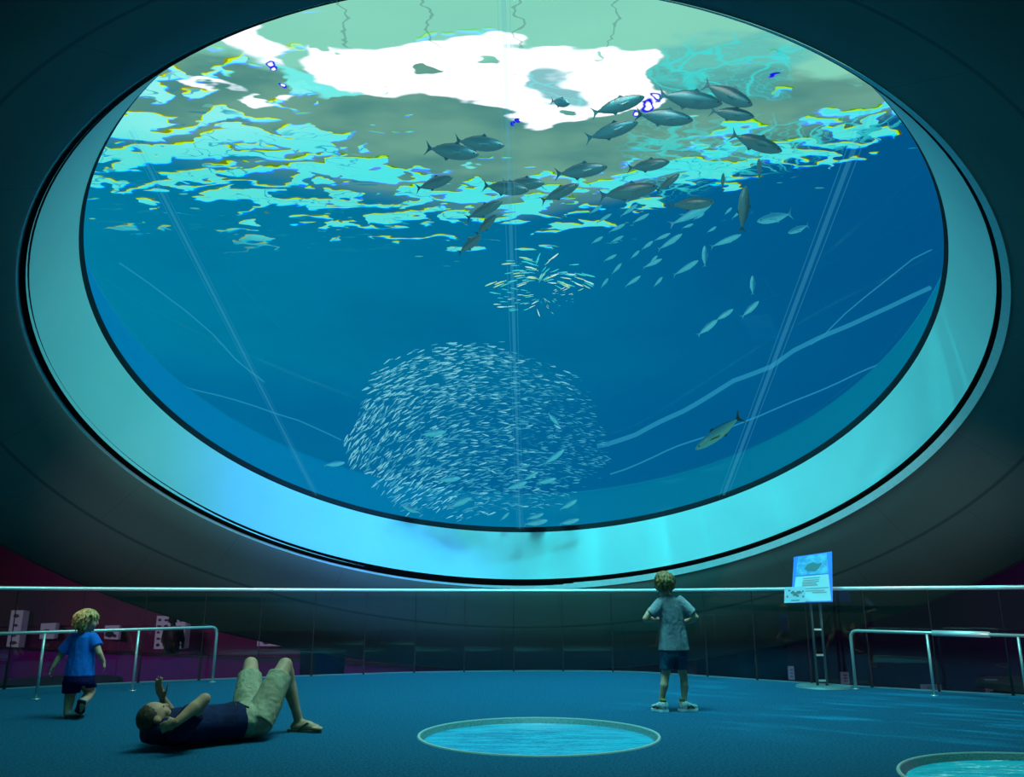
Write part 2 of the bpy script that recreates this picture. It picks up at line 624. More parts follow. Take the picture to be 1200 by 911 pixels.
# how far off, surface melts into the blue
surf = s.mix(Yl.step(1.3, 2.0), surf, dc)
sv = s.voro(s.vec(x * .55 + wx2 * .3, y * 1.5, 8.0), 1.9, 'F1')
sm_ = s.noise(s.vec(x * .4, y * .4, 6.0), 1.0, 1).step(.42, .6)
surf = s.mix(sv.step(.13, .09) * sm_ * Yl.step(.8, 1.0) * Yl.step(1.9, 1.5) * .8, surf, lin((90, 210, 190)))
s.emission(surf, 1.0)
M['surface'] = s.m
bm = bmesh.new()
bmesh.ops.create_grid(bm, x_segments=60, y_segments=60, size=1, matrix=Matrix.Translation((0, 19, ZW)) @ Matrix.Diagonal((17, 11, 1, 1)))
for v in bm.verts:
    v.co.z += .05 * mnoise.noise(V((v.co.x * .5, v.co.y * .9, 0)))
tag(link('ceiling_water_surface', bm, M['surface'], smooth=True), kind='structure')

# ledges and pipes showing faintly in the deep water
s = Sh('faint_ledge')
tr = s.new('ShaderNodeBsdfTransparent')
em = s.new('ShaderNodeEmission'); em.inputs[0].default_value = (*lin((40, 150, 190)), 1)
mx = s.new('ShaderNodeMixShader'); mx.inputs[0].default_value = .4
s.link(tr.outputs[0], mx.inputs[1]); s.link(em.outputs[0], mx.inputs[2]); s.link(mx.outputs[0], s.out.inputs[0])
M['ledge'] = s.m
ropes = [
    ([(140, 308), (175, 332), (215, 362), (250, 392), (275, 420), (310, 448)], .018, 19, 'thin pale rope hanging slantwise in the water at left'),
    ([(205, 450), (250, 462), (300, 476), (350, 493), (400, 516)], .016, 19, 'thin pale rope low in the water left of the sardine ball'),
    ([(1108, 284), (1070, 304), (1030, 335), (990, 368), (965, 395), (950, 404)], .018, 19, 'thin pale rope slanting up to the right edge of the window'),
    ([(1090, 338), (1040, 360), (985, 385), (930, 412), (905, 430), (860, 447), (800, 483), (745, 510), (700, 523)], .06, 19.5, 'broad pale hose sweeping across the deep water at right'),
    ([(1030, 428), (985, 447), (930, 470), (890, 488), (840, 507), (780, 530), (715, 556)], .02, 19, 'thin pale rope below the broad hose at right'),
]
for pts, r, Y, lab in ropes:
    pts3 = [P(a, b, Y) for a, b in pts]
    fine = []
    for i in range(len(pts3) - 1):
        for t in range(4):
            q = pts3[i].lerp(pts3[i + 1], t / 4)
            fine.append(q + V((0, 0, .05 * mnoise.noise(q * .9))))
    fine.append(pts3[-1])
    bm = bmesh.new()
    tube(bm, fine, r, 6)
    tag(link('underwater_hose' if r > .05 else 'underwater_rope', bm, M['ledge'], smooth=True), lab, 'hose' if r > .05 else 'rope')

# ------------------------------------------------------------------ the platform floor
EDGE = [(-9.5, 1.5), (-8.6, 5.0), (-7.4, 7.9), (-5.83, 9.9), (-3.8, 11.05), (-2.5, 11.65), (-1.35, 12.1), (0, 12.32), (1.2, 12.3), (1.95, 12.05),
        (2.62, 11.45), (3.5, 10.65), (4.32, 9.95), (4.95, 9.5), (5.5, 9.15), (6.6, 8.2), (7.8, 6.2), (8.8, 3.5), (9.2, 1.5)]


def smooth_curve(pts, per=8):
    out = []
    p = [V((a[0], a[1], 0)) for a in pts]
    for i in range(len(p) - 1):
        a, b, c, d = p[max(0, i - 1)], p[i], p[i + 1], p[min(len(p) - 1, i + 2)]
        for k in range(per):
            t = k / per
            out.append(.5 * ((2 * b) + (c - a) * t + (2 * a - 5 * b + 4 * c - d) * t * t + (3 * b - a - 3 * c + d) * t ** 3))
    out.append(p[-1])
    return out


def relax(pts, it):
    for _ in range(it):
        pts = [pts[0]] + [(pts[i - 1] + pts[i] * 2 + pts[i + 1]) / 4 for i in range(1, len(pts) - 1)] + [pts[-1]]
    return pts


edge = relax(smooth_curve(EDGE), 12)
POOLS = [((.2, 6.62), .905), ((3.13, 4.95), .905)]
s = Sh('speckled_carpet')
x, y, z = s.coords()
n1 = s.noise(s.vec(x, y, z), 55, 2, .7)
n2 = s.noise(s.vec(x, y, z), 140, 1)
n3 = s.noise(s.vec(x, y, z), .6, 3)
c = s.mix(n1.step(.3, .7), lin((5, 56, 80)), lin((11, 94, 124)))
c = s.mix(n2.step(.62, .72) * .35, c, lin((70, 150, 175)))
c = s.mix(n3.step(.3, .7) * .2, c, lin((14, 84, 108)))
s.bsdf(c, .9, bump=n1, bstr=.5, bdist=.006, spec=.1)
M['carpet'] = s.m
bm = bmesh.new()
back = [V((9, 0, 0)), V((7, -3, 0)), V((2.5, -5, 0)), V((-2.5, -5, 0)), V((-7, -3, 0)), V((-9.3, 0, 0))]
loop = [bm.verts.new(p) for p in edge + back]
ed = [bm.edges.new((loop[i], loop[(i + 1) % len(loop)])) for i in range(len(loop))]
for (px, py), r in POOLS:
    vs = [bm.verts.new((px + r * math.cos(2 * PI * k / 72), py + r * math.sin(2 * PI * k / 72), 0)) for k in range(72)]
    ed += [bm.edges.new((vs[i], vs[(i + 1) % 72])) for i in range(72)]
bmesh.ops.triangle_fill(bm, use_beauty=True, use_dissolve=False, edges=ed)
for f in bm.faces:
    if f.normal.z < 0: f.normal_flip()
lo = [bm.verts.new(v.co - V((0, 0, .35))) for v in loop]
for i in range(len(loop)):
    j = (i + 1) % len(loop)
    bm.faces.new((loop[i], lo[i], lo[j], loop[j]))
tag(link('floor', bm, M['carpet']), kind='structure')
bm = bmesh.new()
quad_strip(bm, [p + V((0, -.015, .012)) for p in edge], [p + V((0, .02, .012)) for p in edge])
quad_strip(bm, [p + V((0, -.015, .012)) for p in edge], [p + V((0, -.015, 0)) for p in edge])
M['edge'] = simple('edge_metal', (150, 185, 185), .35, .6, .05)
tag(link('trim_1', bm, M['edge']), kind='structure')

# ------------------------------------------------------------------ floor pools
M['pool_rim'] = simple('stone_pool_rim', (150, 182, 172), .45, 0, .15, 30)
s = Sh('pool_tiles')
x, y, z = s.coords('Generated')
n1 = s.noise(s.vec(x, y, z), 90, 1)
s.bsdf(s.mix(n1.step(.4, .6), lin((26, 84, 92)), lin((92, 152, 148))), .4)
M['pool_tile'] = s.m


def pool_water(name, c0, c1, c2, th):
    s = Sh(name)
    x, y, z = s.coords()
    a = s.noise(s.vec(x * .9, y * 4.5, 0), 2.2, 4, .65, .8)
    b = s.noise(s.vec(x * 2.5, y * 8, 3), 2.4, 3, .7, .5)
    c = s.mix(a.step(.35, .62), c0, c1)
    c = s.mix(b.step(th, th + .12), c, c2)  # bright ripple glints and caustics painted into the glow
    e = s.bsdf(lin((0, 60, 80)), .06, emis=c, estr=.72, bump=b, bstr=.3, bdist=.01, spec=.5)
    return s.m


M['water1'] = pool_water('pool_water_blue', lin((0, 132, 178)), lin((8, 178, 212)), lin((60, 212, 226)), .62)
M['water2'] = pool_water('pool_water_sparkling', lin((0, 140, 160)), lin((14, 176, 190)), lin((140, 232, 220)), .56)
for i, ((px, py), r) in enumerate(POOLS):
    lab = ('round glowing turquoise pool set in the carpet in front of the boy', 'round sparkling teal pool in the carpet at the lower right corner')[i]
    t = empty('floor_pool', (px, py, 0), lab, 'pool')
    K = 72
    def ringp(rr, zz): return [V((px + rr * math.cos(2 * PI * k / K), py + rr * math.sin(2 * PI * k / K), zz)) for k in range(K)]
    bm = bmesh.new()
    A = [ringp(r + .004, .0), ringp(r, .008), ringp(r - .016, .009), ringp(r - .02, .002)]
    for a, b in zip(A[:-1], A[1:]): quad_strip(bm, a, b, True)
    link('pool_rim', bm, M['pool_rim'], t, True)
    bm = bmesh.new()
    quad_strip(bm, ringp(r - .018, .004), ringp(r - .05, -.045), True)
    link('tiled_side', bm, M['pool_tile'], t, True)
    bm = bmesh.new()
    bm.faces.new([bm.verts.new(q - V((0, 0, .0))) for q in ringp(r - .045, -.036)])
    link('water', bm, M['water%d' % (i + 1)], t)

# ------------------------------------------------------------------ glass balustrade
s = Sh('balustrade_glass')
tr = s.new('ShaderNodeBsdfTransparent'); tr.inputs[0].default_value = (.78, .84, .86, 1)
gl = s.new('ShaderNodeBsdfGlossy'); gl.inputs['Roughness'].default_value = .01; gl.inputs[0].default_value = (.9, 1, 1, 1)
mx = s.new('ShaderNodeMixShader'); mx.inputs[0].default_value = .07
s.link(tr.outputs[0], mx.inputs[1]); s.link(gl.outputs[0], mx.inputs[2]); s.link(mx.outputs[0], s.out.inputs[0])
M['bglass'] = s.m
bal = empty('glass_balustrade', (0, 12.3, 0), 'long curved glass balustrade with a pale steel top rail around the platform edge', 'railing')
# walk the edge at even steps
seg = .705
front = [p for p in edge if p.y > 2.5]
ln = [0]
for a, b in zip(front[:-1], front[1:]): ln.append(ln[-1] + (b - a).length)


def at_len(d):
    d = max(0, min(d, ln[-1] - 1e-6))
    for i in range(len(ln) - 1):
        if ln[i + 1] >= d: return front[i].lerp(front[i + 1], (d - ln[i]) / (ln[i + 1] - ln[i]))
    return front[-1]


# start so that one joint falls at x = 542 of the photograph
i0 = min(range(len(front)), key=lambda i: (front[i] - PZ(542, 787.5, 0)).length)
off = ln[i0] % seg
joints = [at_len(off + seg * k) for k in range(int((ln[-1] - off) / seg) + 1)]
RAILZ = 1.115
bm = bmesh.new()
tube(bm, [p + V((0, -.035, RAILZ)) for p in [at_len(k * .18) for k in range(int(ln[-1] / .18))]], .024, 12)
M['toprail'] = simple('bright_steel_rail', (200, 225, 222), .3, .35, .03)
link('top_rail', bm, M['toprail'], bal, True)
M['clamp'] = simple('dark_clamp', (14, 22, 30), .6)
for a, b in zip(joints[:-1], joints[1:]):
    d = (b - a).normalized()
    nrm = V((-d.y, d.x, 0))
    bm = bmesh.new()
    a2, b2 = a + d * .006 - V((0, .035, 0)), b - d * .006 - V((0, .035, 0))
    quad_strip(bm, [a2 + V((0, 0, .02)), a2 + V((0, 0, RAILZ - .015))], [b2 + V((0, 0, .02)), b2 + V((0, 0, RAILZ - .015))])
    link('glass_panel', bm, M['bglass'], bal)
for a in joints:
    bm = bmesh.new()
    box(bm, a + V((0, -.03, .15)), (.022, .022, .3))
    link('panel_clamp', bm, M['clamp'], bal)
    bm = bmesh.new()
    box(bm, a + V((0, -.03, .7)), (.009, .008, .8))
    link('joint_seal', bm, M['clamp'], bal)

# ------------------------------------------------------------------ low handrails
M['hand'] = simple('satin_steel_handrail', (150, 190, 188), .32, .55, .05)


def bent(pts, r, n=4):
    """round the inner corners of a path"""
    out = [V(pts[0])]
    for i in range(1, len(pts) - 1):
        a, b, c = V(pts[i - 1]), V(pts[i]), V(pts[i + 1])
        p, q = b + (a - b).normalized() * r, b + (c - b).normalized() * r
        for k in range(n + 1):
            t = k / n
            out.append(p * (1 - t) ** 2 + b * 2 * t * (1 - t) + q * t * t)
    out.append(V(pts[-1]))
    return out


def low_rail(posts, end, top, lab, sleeve=None):
    """posts run from the turned-down end outwards"""
    e = empty('handrail', posts[0], lab, 'handrail')
    bm = bmesh.new()
    tube(bm, bent([V(posts[0]), V(posts[0]) + V((0, 0, top)), V(end) + V((0, 0, top))], .09, 6), .0175, 12)
    link('rail_tube', bm, M['hand'], e, True)
    for p in posts[1:]:
        bm = bmesh.new()
        tube(bm, [V(p), V(p) + V((0, 0, top - .01))], .014, 10)
        link('post', bm, M['hand'], e, True)
    for p in posts:
        bm = bmesh.new()
        tube(bm, [V(p), V(p) + V((0, 0, .008))], .04, 16)
        link('floor_flange', bm, M['hand'], e, True)
    if sleeve:
        a, b = V(sleeve[0]), V(sleeve[1])
        bm = bmesh.new()
        tube(bm, [a + V((0, 0, top)), b + V((0, 0, top))], .03, 14)
        link('rail_sleeve', bm, M['toprail'], e, True)
    return e


L0, L1, L2 = PZ(249, 800, 0), PZ(155, 810, 0), PZ(42, 820, 0)
low_rail([L0, L1, L2], L2 + (L2 - L1) * 1.6, .655, 'low steel handrail behind the small child, turned down at its right end')
R0, R1 = PZ(1003, 808, 0), PZ(1095, 816, 0)
R2 = R1 + (R1 - R0) * 1.02
low_rail([R0, R1, R2], R2 + (R2 - R1) * 1.2, .64, 'low steel handrail right of the sign, with a thicker sleeve on it',
         (R0.lerp(R1, 1.07), R0.lerp(R1, 1.72)))

# ------------------------------------------------------------------ the sign on its ladder stand
sb = PZ(962, 806, 0)
sg = empty('information_sign', sb, 'blue information sign on a slim ladder stand at the balustrade', 'sign')
bm = bmesh.new()
bmesh.ops.create_cone(bm, cap_ends=True, segments=48, radius1=.31, radius2=.30, depth=.02, matrix=Matrix.Translation(sb + V((0.03, 0, .012))))
M['plate'] = simple('worn_base_plate', (88, 128, 130), .5, .2, .2, 6)
link('base_plate', bm, M['plate'], sg)
M['postm'] = simple('grey_stand', (70, 98, 100), .4, .5)
zt = P(955, 704, sb.y).z
lx0, lx1 = P(958.5, 806, sb.y).x, P(969.5, 806, sb.y).x
for xx in (lx0, lx1):
    bm = bmesh.new()
    tube(bm, [V((xx, sb.y, .02)), V((xx, sb.y, zt + .35))], .016, 10)
    link('upright', bm, M['postm'], sg, True)
for py in (738, 768, 798):
    zz = P(960, py, sb.y).z
    bm = bmesh.new()
    box(bm, ((lx0 + lx1) / 2, sb.y, zz), (lx1 - lx0, .02, .022))
    link('rung', bm, M['hand'], sg)
M['signblue'] = Sh('sign_blue'); M['signblue'].bsdf(lin((30, 120, 215)), .5, emis=lin((20, 110, 215)), estr=.45); M['signblue'] = M['signblue'].m
s = Sh('sign_picture')
x, y, z = s.coords('Generated')
n = s.noise(s.vec(x, y, z), 4, 4, .6)
c = s.mix(n.step(.3, .7), lin((20, 130, 190)), lin((60, 180, 205)))
s.bsdf(c, .5, emis=c, estr=.4)
M['picture'] = s.m
def glowmat(name, rgb, e):
    s = Sh(name); s.bsdf(lin(rgb), .5, emis=lin(rgb), estr=e); return s.m
M['text_panel'] = glowmat('pale_text_panel', (100, 195, 205), .38)
M['ink'] = glowmat('faint_ink', (62, 140, 150), .25)
M['map'] = glowmat('map_panel', (85, 195, 212), .35)
M['ray'] = glowmat('ray_print', (30, 122, 130), .25)


def panel_pt(c4, u, v, d=0.0):
    """c4: top left, top right, bottom right, bottom left"""
    tl, tr_, br, bl = c4
    p = tl.lerp(tr_, u).lerp(bl.lerp(br, u), v)
    nrm = (tr_ - tl).cross(bl - tl).normalized()
    if nrm.y > 0: nrm = -nrm
    return p + nrm * d


def panel_poly(c4, uv, d, name, mat, parent, thick=0.0):
    bm = bmesh.new()
    vs = [bm.verts.new(panel_pt(c4, u, v, d)) for u, v in uv]
    f = bm.faces.new(vs)
    if thick:
        b = [bm.verts.new(panel_pt(c4, u, v, d - thick)) for u, v in uv]
        bm.faces.new(list(reversed(b)))
        for i in range(len(vs)):
            j = (i + 1) % len(vs)
            bm.faces.new((vs[i], b[i], b[j], vs[j]))
    return link(name, bm, mat, parent)


yb = sb.y - .06
big = [P(930.5, 653, yb + .10), P(975, 646.5, yb + .05), P(976, 705.5, yb - .04), P(927.5, 706.5, yb)]
bd = panel_poly(big, [(0, 0), (1, 0), (1, 1), (0, 1)], .0, 'sign_board', M['signblue'], sg, .02)
panel_poly(big, [(.1, .02), (.86, .02), (.9, .43), (.07, .43)], .003, 'picture', M['picture'], bd)
panel_poly(big, [(.07, .45), (.9, .45), (.96, .98), (.03, .98)], .003, 'text_panel', M['text_panel'], bd)
panel_poly(big, [(.28, .3), (.36, .2), (.5, .17), (.62, .22), (.74, .2), (.66, .3), (.56, .37), (.42, .35)], .006, 'ray_print', M['ray'], bd)
bm = bmesh.new()
for (u0, u1, v) in ((.26, .68, .495), (.26, .66, .54), (.24, .66, .575), (.24, .6, .61), (.24, .63, .645), (.1, .9, .71), (.3, .8, .76), (.5, .85, .8)):
    quad_strip(bm, [panel_pt(big, u0, v, .006), panel_pt(big, u1, v, .006)], [panel_pt(big, u0, v + .016, .006), panel_pt(big, u1, v + .016, .006)])
link('printed_text', bm, M['ink'], bd)
ys = yb - .09
sm = [P(920, 688.5, ys), P(944.5, 687.5, ys), P(943.5, 706, ys), P(919.5, 707, ys)]
mb = panel_poly(sm, [(0, 0), (1, 0), (1, 1), (0, 1)], 0, 'map_board', M['map'], sg, .02)
bm = bmesh.new()
for (cu, cv, r1, r2) in ((.38, .35, .10, .10), (.5, .5, .12, .08), (.66, .36, .16, .10), (.2, .22, .05, .06), (.86, .3, .04, .06), (.12, .6, .04, .08), (.88, .62, .04, .07), (.62, .58, .06, .07)):
    bm.faces.new([bm.verts.new(panel_pt(sm, cu + r1 * math.cos(a) * (1 + .3 * math.sin(3 * a)), cv + r2 * math.sin(a), .004)) for a in [k * PI / 6 for k in range(12)]])
quad_strip(bm, [panel_pt(sm, .3, .83, .004), panel_pt(sm, .72, .83, .004)], [panel_pt(sm, .3, .88, .004), panel_pt(sm, .72, .88, .004)])
link('map_print', bm, M['ray'], mb)

# ------------------------------------------------------------------ the lower gallery behind the glass
LZ = -1.15
M['lfloor'] = simple('gallery_floor', (30, 20, 40), .7)
bm = bmesh.new()
box(bm, (0, 14, LZ - .05), (60, 40, .1))
tag(link('floor_lower', bm, M['lfloor']), kind='structure')


def wallmat(name, c0, c1, glow):
    s = Sh(name)
    x, y, z = s.coords()
    n = s.noise(s.vec(x, y, z), .35, 4, .6)
    c = s.mix(n.step(.35, .65), lin(c0), lin(c1))
    s.bsdf(c, .8, spec=.1)
    return s.m


M['plum'] = wallmat('plum_wall', (84, 42, 84), (112, 50, 84), .1)
M['plum2'] = wallmat('dark_plum_wall', (60, 36, 74), (74, 40, 78), .1)
M['purple'] = wallmat('purple_parapet', (84, 36, 124), (100, 34, 104), .1)
ZP = -.3
A0, B0 = PZ(0, 761, ZP), PZ(600, 787, ZP)
dl = (A0 - B0).normalized()
nl = V((-dl.y, dl.x, 0))
if nl.y < 0: nl = -nl


def slab(name, a, b, z0, z1, mat, th=.2, kind='structure'):
    bm = bmesh.new()
    d = (b - a).normalized(); nn = V((-d.y, d.x, 0)) * th
    if nn.y < 0: nn = -nn
    vs = [a, b, b + nn, a + nn]
    lo = [bm.verts.new((p.x, p.y, z0)) for p in vs]
    hi = [bm.verts.new((p.x, p.y, z1)) for p in vs]
    bm.faces.new(lo); bm.faces.new(hi)
    for i in range(4): bm.faces.new((lo[i], lo[(i + 1) % 4], hi[(i + 1) % 4], hi[i]))
    bmesh.ops.recalc_face_normals(bm, faces=bm.faces)
    o = link(name, bm, mat)
    if kind: tag(o, kind=kind)
    return o


slab('wall_parapet', B0 - dl * 3, A0 + dl * 9, LZ, ZP, M['purple'])
Bk, Ak = B0 + nl * 1.6 - dl * 3, A0 + nl * 1.6 + dl * 9
wl = slab('wall_left', Bk, Ak, LZ, 2.2, M['plum'])
for v in wl.data.vertices:
    if v.co.z > 0: v.co.z = slope(v.co.y, .08)
# right side wall
Rr0, Rr1 = V((0, 17.8, 0)), V((22, 15.5, 0))
slab('wall_right', Rr0, Rr1, LZ, 2.0, M['plum2'])
slab('trim_parapet_cap', B0 - dl * 3 - nl * .03, A0 + dl * 9 - nl * .03, ZP, ZP + .05, simple('dark_cap', (30, 14, 34), .5), .26)

# display cases on the plum wall
M['case'] = glowmat('lit_display_case', (150, 146, 168), .22)
M['case_side'] = glowmat('display_case_side', (118, 108, 140), .12)
M['spec'] = simple('specimen', (60, 48, 66), .6)
M['pinkspec'] = simple('pale_specimen', (120, 92, 118), .6)


def wall_hit(px, py, off):
    """where the line of sight meets the plane parallel to the left wall"""
    r = ray(px, py)
    q = B0 + nl * off
    t = (q - CAM).dot(nl) / r.dot(nl)
    return CAM + r * t


def case(tl, tr_, br, bl, lab, marks, side=0, name='display_case'):
    c4 = [wall_hit(*p, 1.25) for p in (tl, tr_, br, bl)]
    e = empty(name, (c4[3] + c4[2]) / 2, lab, 'display')
    panel_poly(c4, [(0, 0), (1 - side, 0), (1 - side, 1), (0, 1)], 0, 'front_panel', M['case'], e, .03)
    if side: panel_poly(c4, [(1 - side, 0), (1, .03), (1, .97), (1 - side, 1)], 0, 'side_panel', M['case_side'], e, .03)
    for (u, v, r1, r2, m) in marks:
        bm = bmesh.new()
        bm.faces.new([bm.verts.new(panel_pt(c4, u + r1 * math.cos(k * PI / 6) * (1 + .25 * math.sin(2.7 * k)), v + r2 * math.sin(k * PI / 6), .012)) for k in range(12)])
        link('specimen', bm, M[m], e)
    return e


case((13.5, 715.5), (34, 715.5), (27, 760), (7, 760), 'tall narrow lit display case at the far left of the plum wall',
     [(.35, .15, .18, .05, 'pinkspec'), (.4, .4, .12, .04, 'pinkspec'), (.35, .66, .16, .05, 'pinkspec'), (.4, .86, .24, .05, 'pinkspec')], .3)
case((48, 731), (69, 730), (66, 749), (46, 749), 'small pale display case left of the small child', [(.4, .5, .2, .12, 'pinkspec')], .15)
case((123, 733.5), (141.5, 733), (140, 750), (122, 749), 'small pale display case with dark exhibit right of the small child', [(.35, .6, .3, .3, 'spec'), (.7, .75, .12, .12, 'spec')], .1)
mk = []
for r_ in range(5):
    for c_ in range(4):
        mk.append((.1 + c_ * .21 + .03 * random.random(), .12 + r_ * .19, .05 + .03 * random.random(), .03 + .02 * random.random(), 'spec'))
case((184, 722), (223, 724), (220, 760.5), (180, 761), 'large lit display case full of dark specimens behind the silhouetted visitor', mk, .12)
case((302, 747), (338, 753), (336, 757.5), (301, 757.5), 'low lit display case half hidden under the tank shell', [(.3, .5, .1, .3, 'spec'), (.55, .4, .06, .3, 'spec')])

# blocks standing beyond the balustrade
M['navy'] = wallmat('navy_block', (26, 20, 110), (20, 26, 96), 0)
M['bnavy'] = wallmat('brown_block_side', (52, 34, 56), (44, 30, 50), 0)
M['dnavy'] = wallmat('dull_navy_block', (18, 30, 66), (14, 26, 60), 0)


def block(name, corners, Yd, lab, mf, ms, split):
    tl, tr_, br, bl = [P(a, b, Yd) for a, b in corners]
    e = empty(name, V(((bl.x + br.x) / 2, Yd, LZ)), lab, 'cabinet')
    dep = V((0, .5, 0))
    sx = tl.lerp(tr_, split)
    sbm = bl.lerp(br, split)
    bm = bmesh.new()
    def prism(a, b, c, d, sh):
        f = [bm.verts.new(p) for p in (a, b, c, d)]
        g = [bm.verts.new(p + dep + sh) for p in (a, b, c, d)]
        bm.faces.new(f); bm.faces.new(list(reversed(g)))
        for i in range(4): bm.faces.new((f[i], g[i], g[(i + 1) % 4], f[(i + 1) % 4]))
    down = lambda p: V((p.x, p.y, LZ))
    prism(sx, tr_, down(br), down(sbm), V((0, 0, 0)))
    link('cabinet_front', bm, mf, e)
    if split > 0:
        bm = bmesh.new()
        prism(tl, sx, down(sbm), down(bl), V((0, 0, 0)))
        link('cabinet_side', bm, ms, e)
    return e


block('exhibit_cabinet', [(353, 735), (402.5, 735), (393, 800), (352, 800)], 15.6, 'dark cabinet with a navy front beyond the glass, right of the reclining man', M['navy'], M['bnavy'], .38)
block('exhibit_cabinet', [(858, 735), (921, 735), (924, 800), (875, 800)], 15.4, 'dull navy cabinet beyond the glass, left of the sign stand', M['dnavy'], M['dnavy'], 0)
M['orange'] = simple('brown_bench_top', (96, 48, 34), .5)
M['dkbrown'] = simple('dark_bench', (40, 20, 34), .6)


def bench(c, r, h, lab, mat):
    e = empty('round_bench', (c.x, c.y, LZ), lab, 'bench')
    bm = bmesh.new()
    bmesh.ops.create_cone(bm, cap_ends=True, segments=64, radius1=r, radius2=r * .985, depth=.08, matrix=Matrix.Translation((c.x, c.y, h - .04)))
    link('bench_top', bm, mat, e)
    bm = bmesh.new()
    bmesh.ops.create_cone(bm, cap_ends=True, segments=64, radius1=r * .8, radius2=r * .8, depth=h - .08 - LZ, matrix=Matrix.Translation((c.x, c.y, (h - .08 + LZ) / 2)))
    link('bench_drum', bm, M['dkbrown'], e)


bench(P(70, 796, 12.6), .85, P(70, 797, 12.6).z, 'dark round form for the floor edge reflection in the glass behind the small child', M['dkbrown'])  # dark disc built where the floor edge mirrors in the glass
bench(P(1240, 800, 11.9), 1.0, P(1240, 800, 11.9).z, 'brown round bench beyond the glass at the right edge', M['orange'])


def small_case(px, py, w, h, Yd, lab):
    c = P(px, py, Yd)
    e = empty('gallery_plaque', V((c.x, Yd, LZ)), lab, 'plaque')
    bm = bmesh.new(); box(bm, c, (w, .04, h)); link('plaque_face', bm, M['case_side'], e)
    bm = bmesh.new()
    for k in range(3): box(bm, c + V((0, -.025, h * (.25 - k * .25))), (w * .5, .01, h * .08))
    link('plaque_print', bm, M['spec'], e)
    bm = bmesh.new(); box(bm, V((c.x, Yd + .03, (c.z + LZ) / 2)), (.05, .03, c.z - LZ)); link('plaque_post', bm, M['dkbrown'], e)


small_case(927, 789, .085, .19, 13.0, 'narrow pale plaque beyond the glass left of the sign stand')
small_case(990, 795, .12, .17, 13.0, 'pale printed plaque beyond the glass between sign stand and handrail')
small_case(1091, 806.5, .28, .09, 12.4, 'low wide plaque beyond the glass by the second handrail post')
small_case(1162, 806, .17, .22, 12.2, 'printed plaque beside the brown round bench')

# ------------------------------------------------------------------ people
def skinmat(name, rgb, rgb2):
    s = Sh(name)
    x, y, z = s.coords()
    n = s.noise(s.vec(x, y, z), 14, 3)
    s.bsdf(s.mix(n.step(.3, .7), lin(rgb), lin(rgb2)), .55, spec=.3)
    return s.m


def clothmat(name, rgb, rgb2, sc_=7, b=.5, fine=0):
    s = Sh(name)
    x, y, z = s.coords()
    n = s.noise(s.vec(x, y, z * .45), sc_, 3, .55, 1.2)
    f = s.noise(s.vec(x, y, z), 260, 1)
    c = s.mix(n.step(.3, .7), lin(rgb), lin(rgb2))
    if fine: c = s.mix(f.step(.45, .6) * fine, c, lin(tuple(min(255, v * 1.35) for v in rgb2)))
    s.bsdf(c, .85, bump=n, bstr=b, bdist=.03, spec=.15)
    return s.m


def hairmat(name, rgb, rgb2):
    s = Sh(name)
    x, y, z = s.coords()
    n = s.noise(s.vec(x * 1.0, y, z * .35), 60, 3, .6, .4)
    s.bsdf(s.mix(n.step(.35, .65), lin(rgb), lin(rgb2)), .55, bump=n, bstr=.6, bdist=.006, spec=.3)
    return s.m


M['skin'] = skinmat('skin', (196, 140, 112), (212, 158, 128))
M['skin2'] = skinmat('tanned_skin', (178, 128, 98), (196, 146, 112))
M['tee'] = clothmat('grey_tshirt', (98, 100, 106), (126, 127, 131), 9, .6, .25)
M['denim'] = clothmat('dark_blue_shorts', (26, 66, 88), (40, 88, 108), 10)
M['bluetee'] = clothmat('blue_tshirt', (16, 96, 190), (24, 116, 214), 7)
M['navycloth'] = clothmat('navy_shorts', (14, 16, 60), (20, 22, 78), 8)
M['navytee'] = clothmat('navy_tshirt', (14, 24, 52), (20, 34, 68), 7)
M['khaki'] = clothmat('khaki_shorts', (142, 132, 104), (170, 160, 130), 7, .8)
M['blond'] = hairmat('blond_hair', (130, 100, 52), (226, 196, 130))
M['brownhair'] = hairmat('light_brown_hair', (78, 52, 26), (160, 118, 66))
M['cropped'] = hairmat('cropped_hair', (58, 44, 32), (84, 64, 46))
M['shoe'] = clothmat('shoe_fabric', (120, 132, 136), (200, 206, 206), 30, .2)
M['sole'] = simple('white_sole', (225, 230, 230), .6)
M['lime'] = simple('lime_trim', (96, 112, 50), .7)
M['darksole'] = simple('dark_sole', (20, 26, 34), .7)
M['sandal'] = simple('grey_sandal', (140, 150, 156), .6)
M['flip'] = simple('flip_flop', (96, 92, 70), .6)
M['eyec'] = simple('eye_dark', (20, 24, 28), .2)
M['cuff'] = simple('drawstring', (60, 50, 40), .7)


def rot_to(fwd, upv):
    """frame with y along fwd, z near upv"""
    f = V(fwd).normalized()
    r = f.cross(V(upv)).normalized()
    u = r.cross(f)
    return Matrix((r, f, u)).transposed()


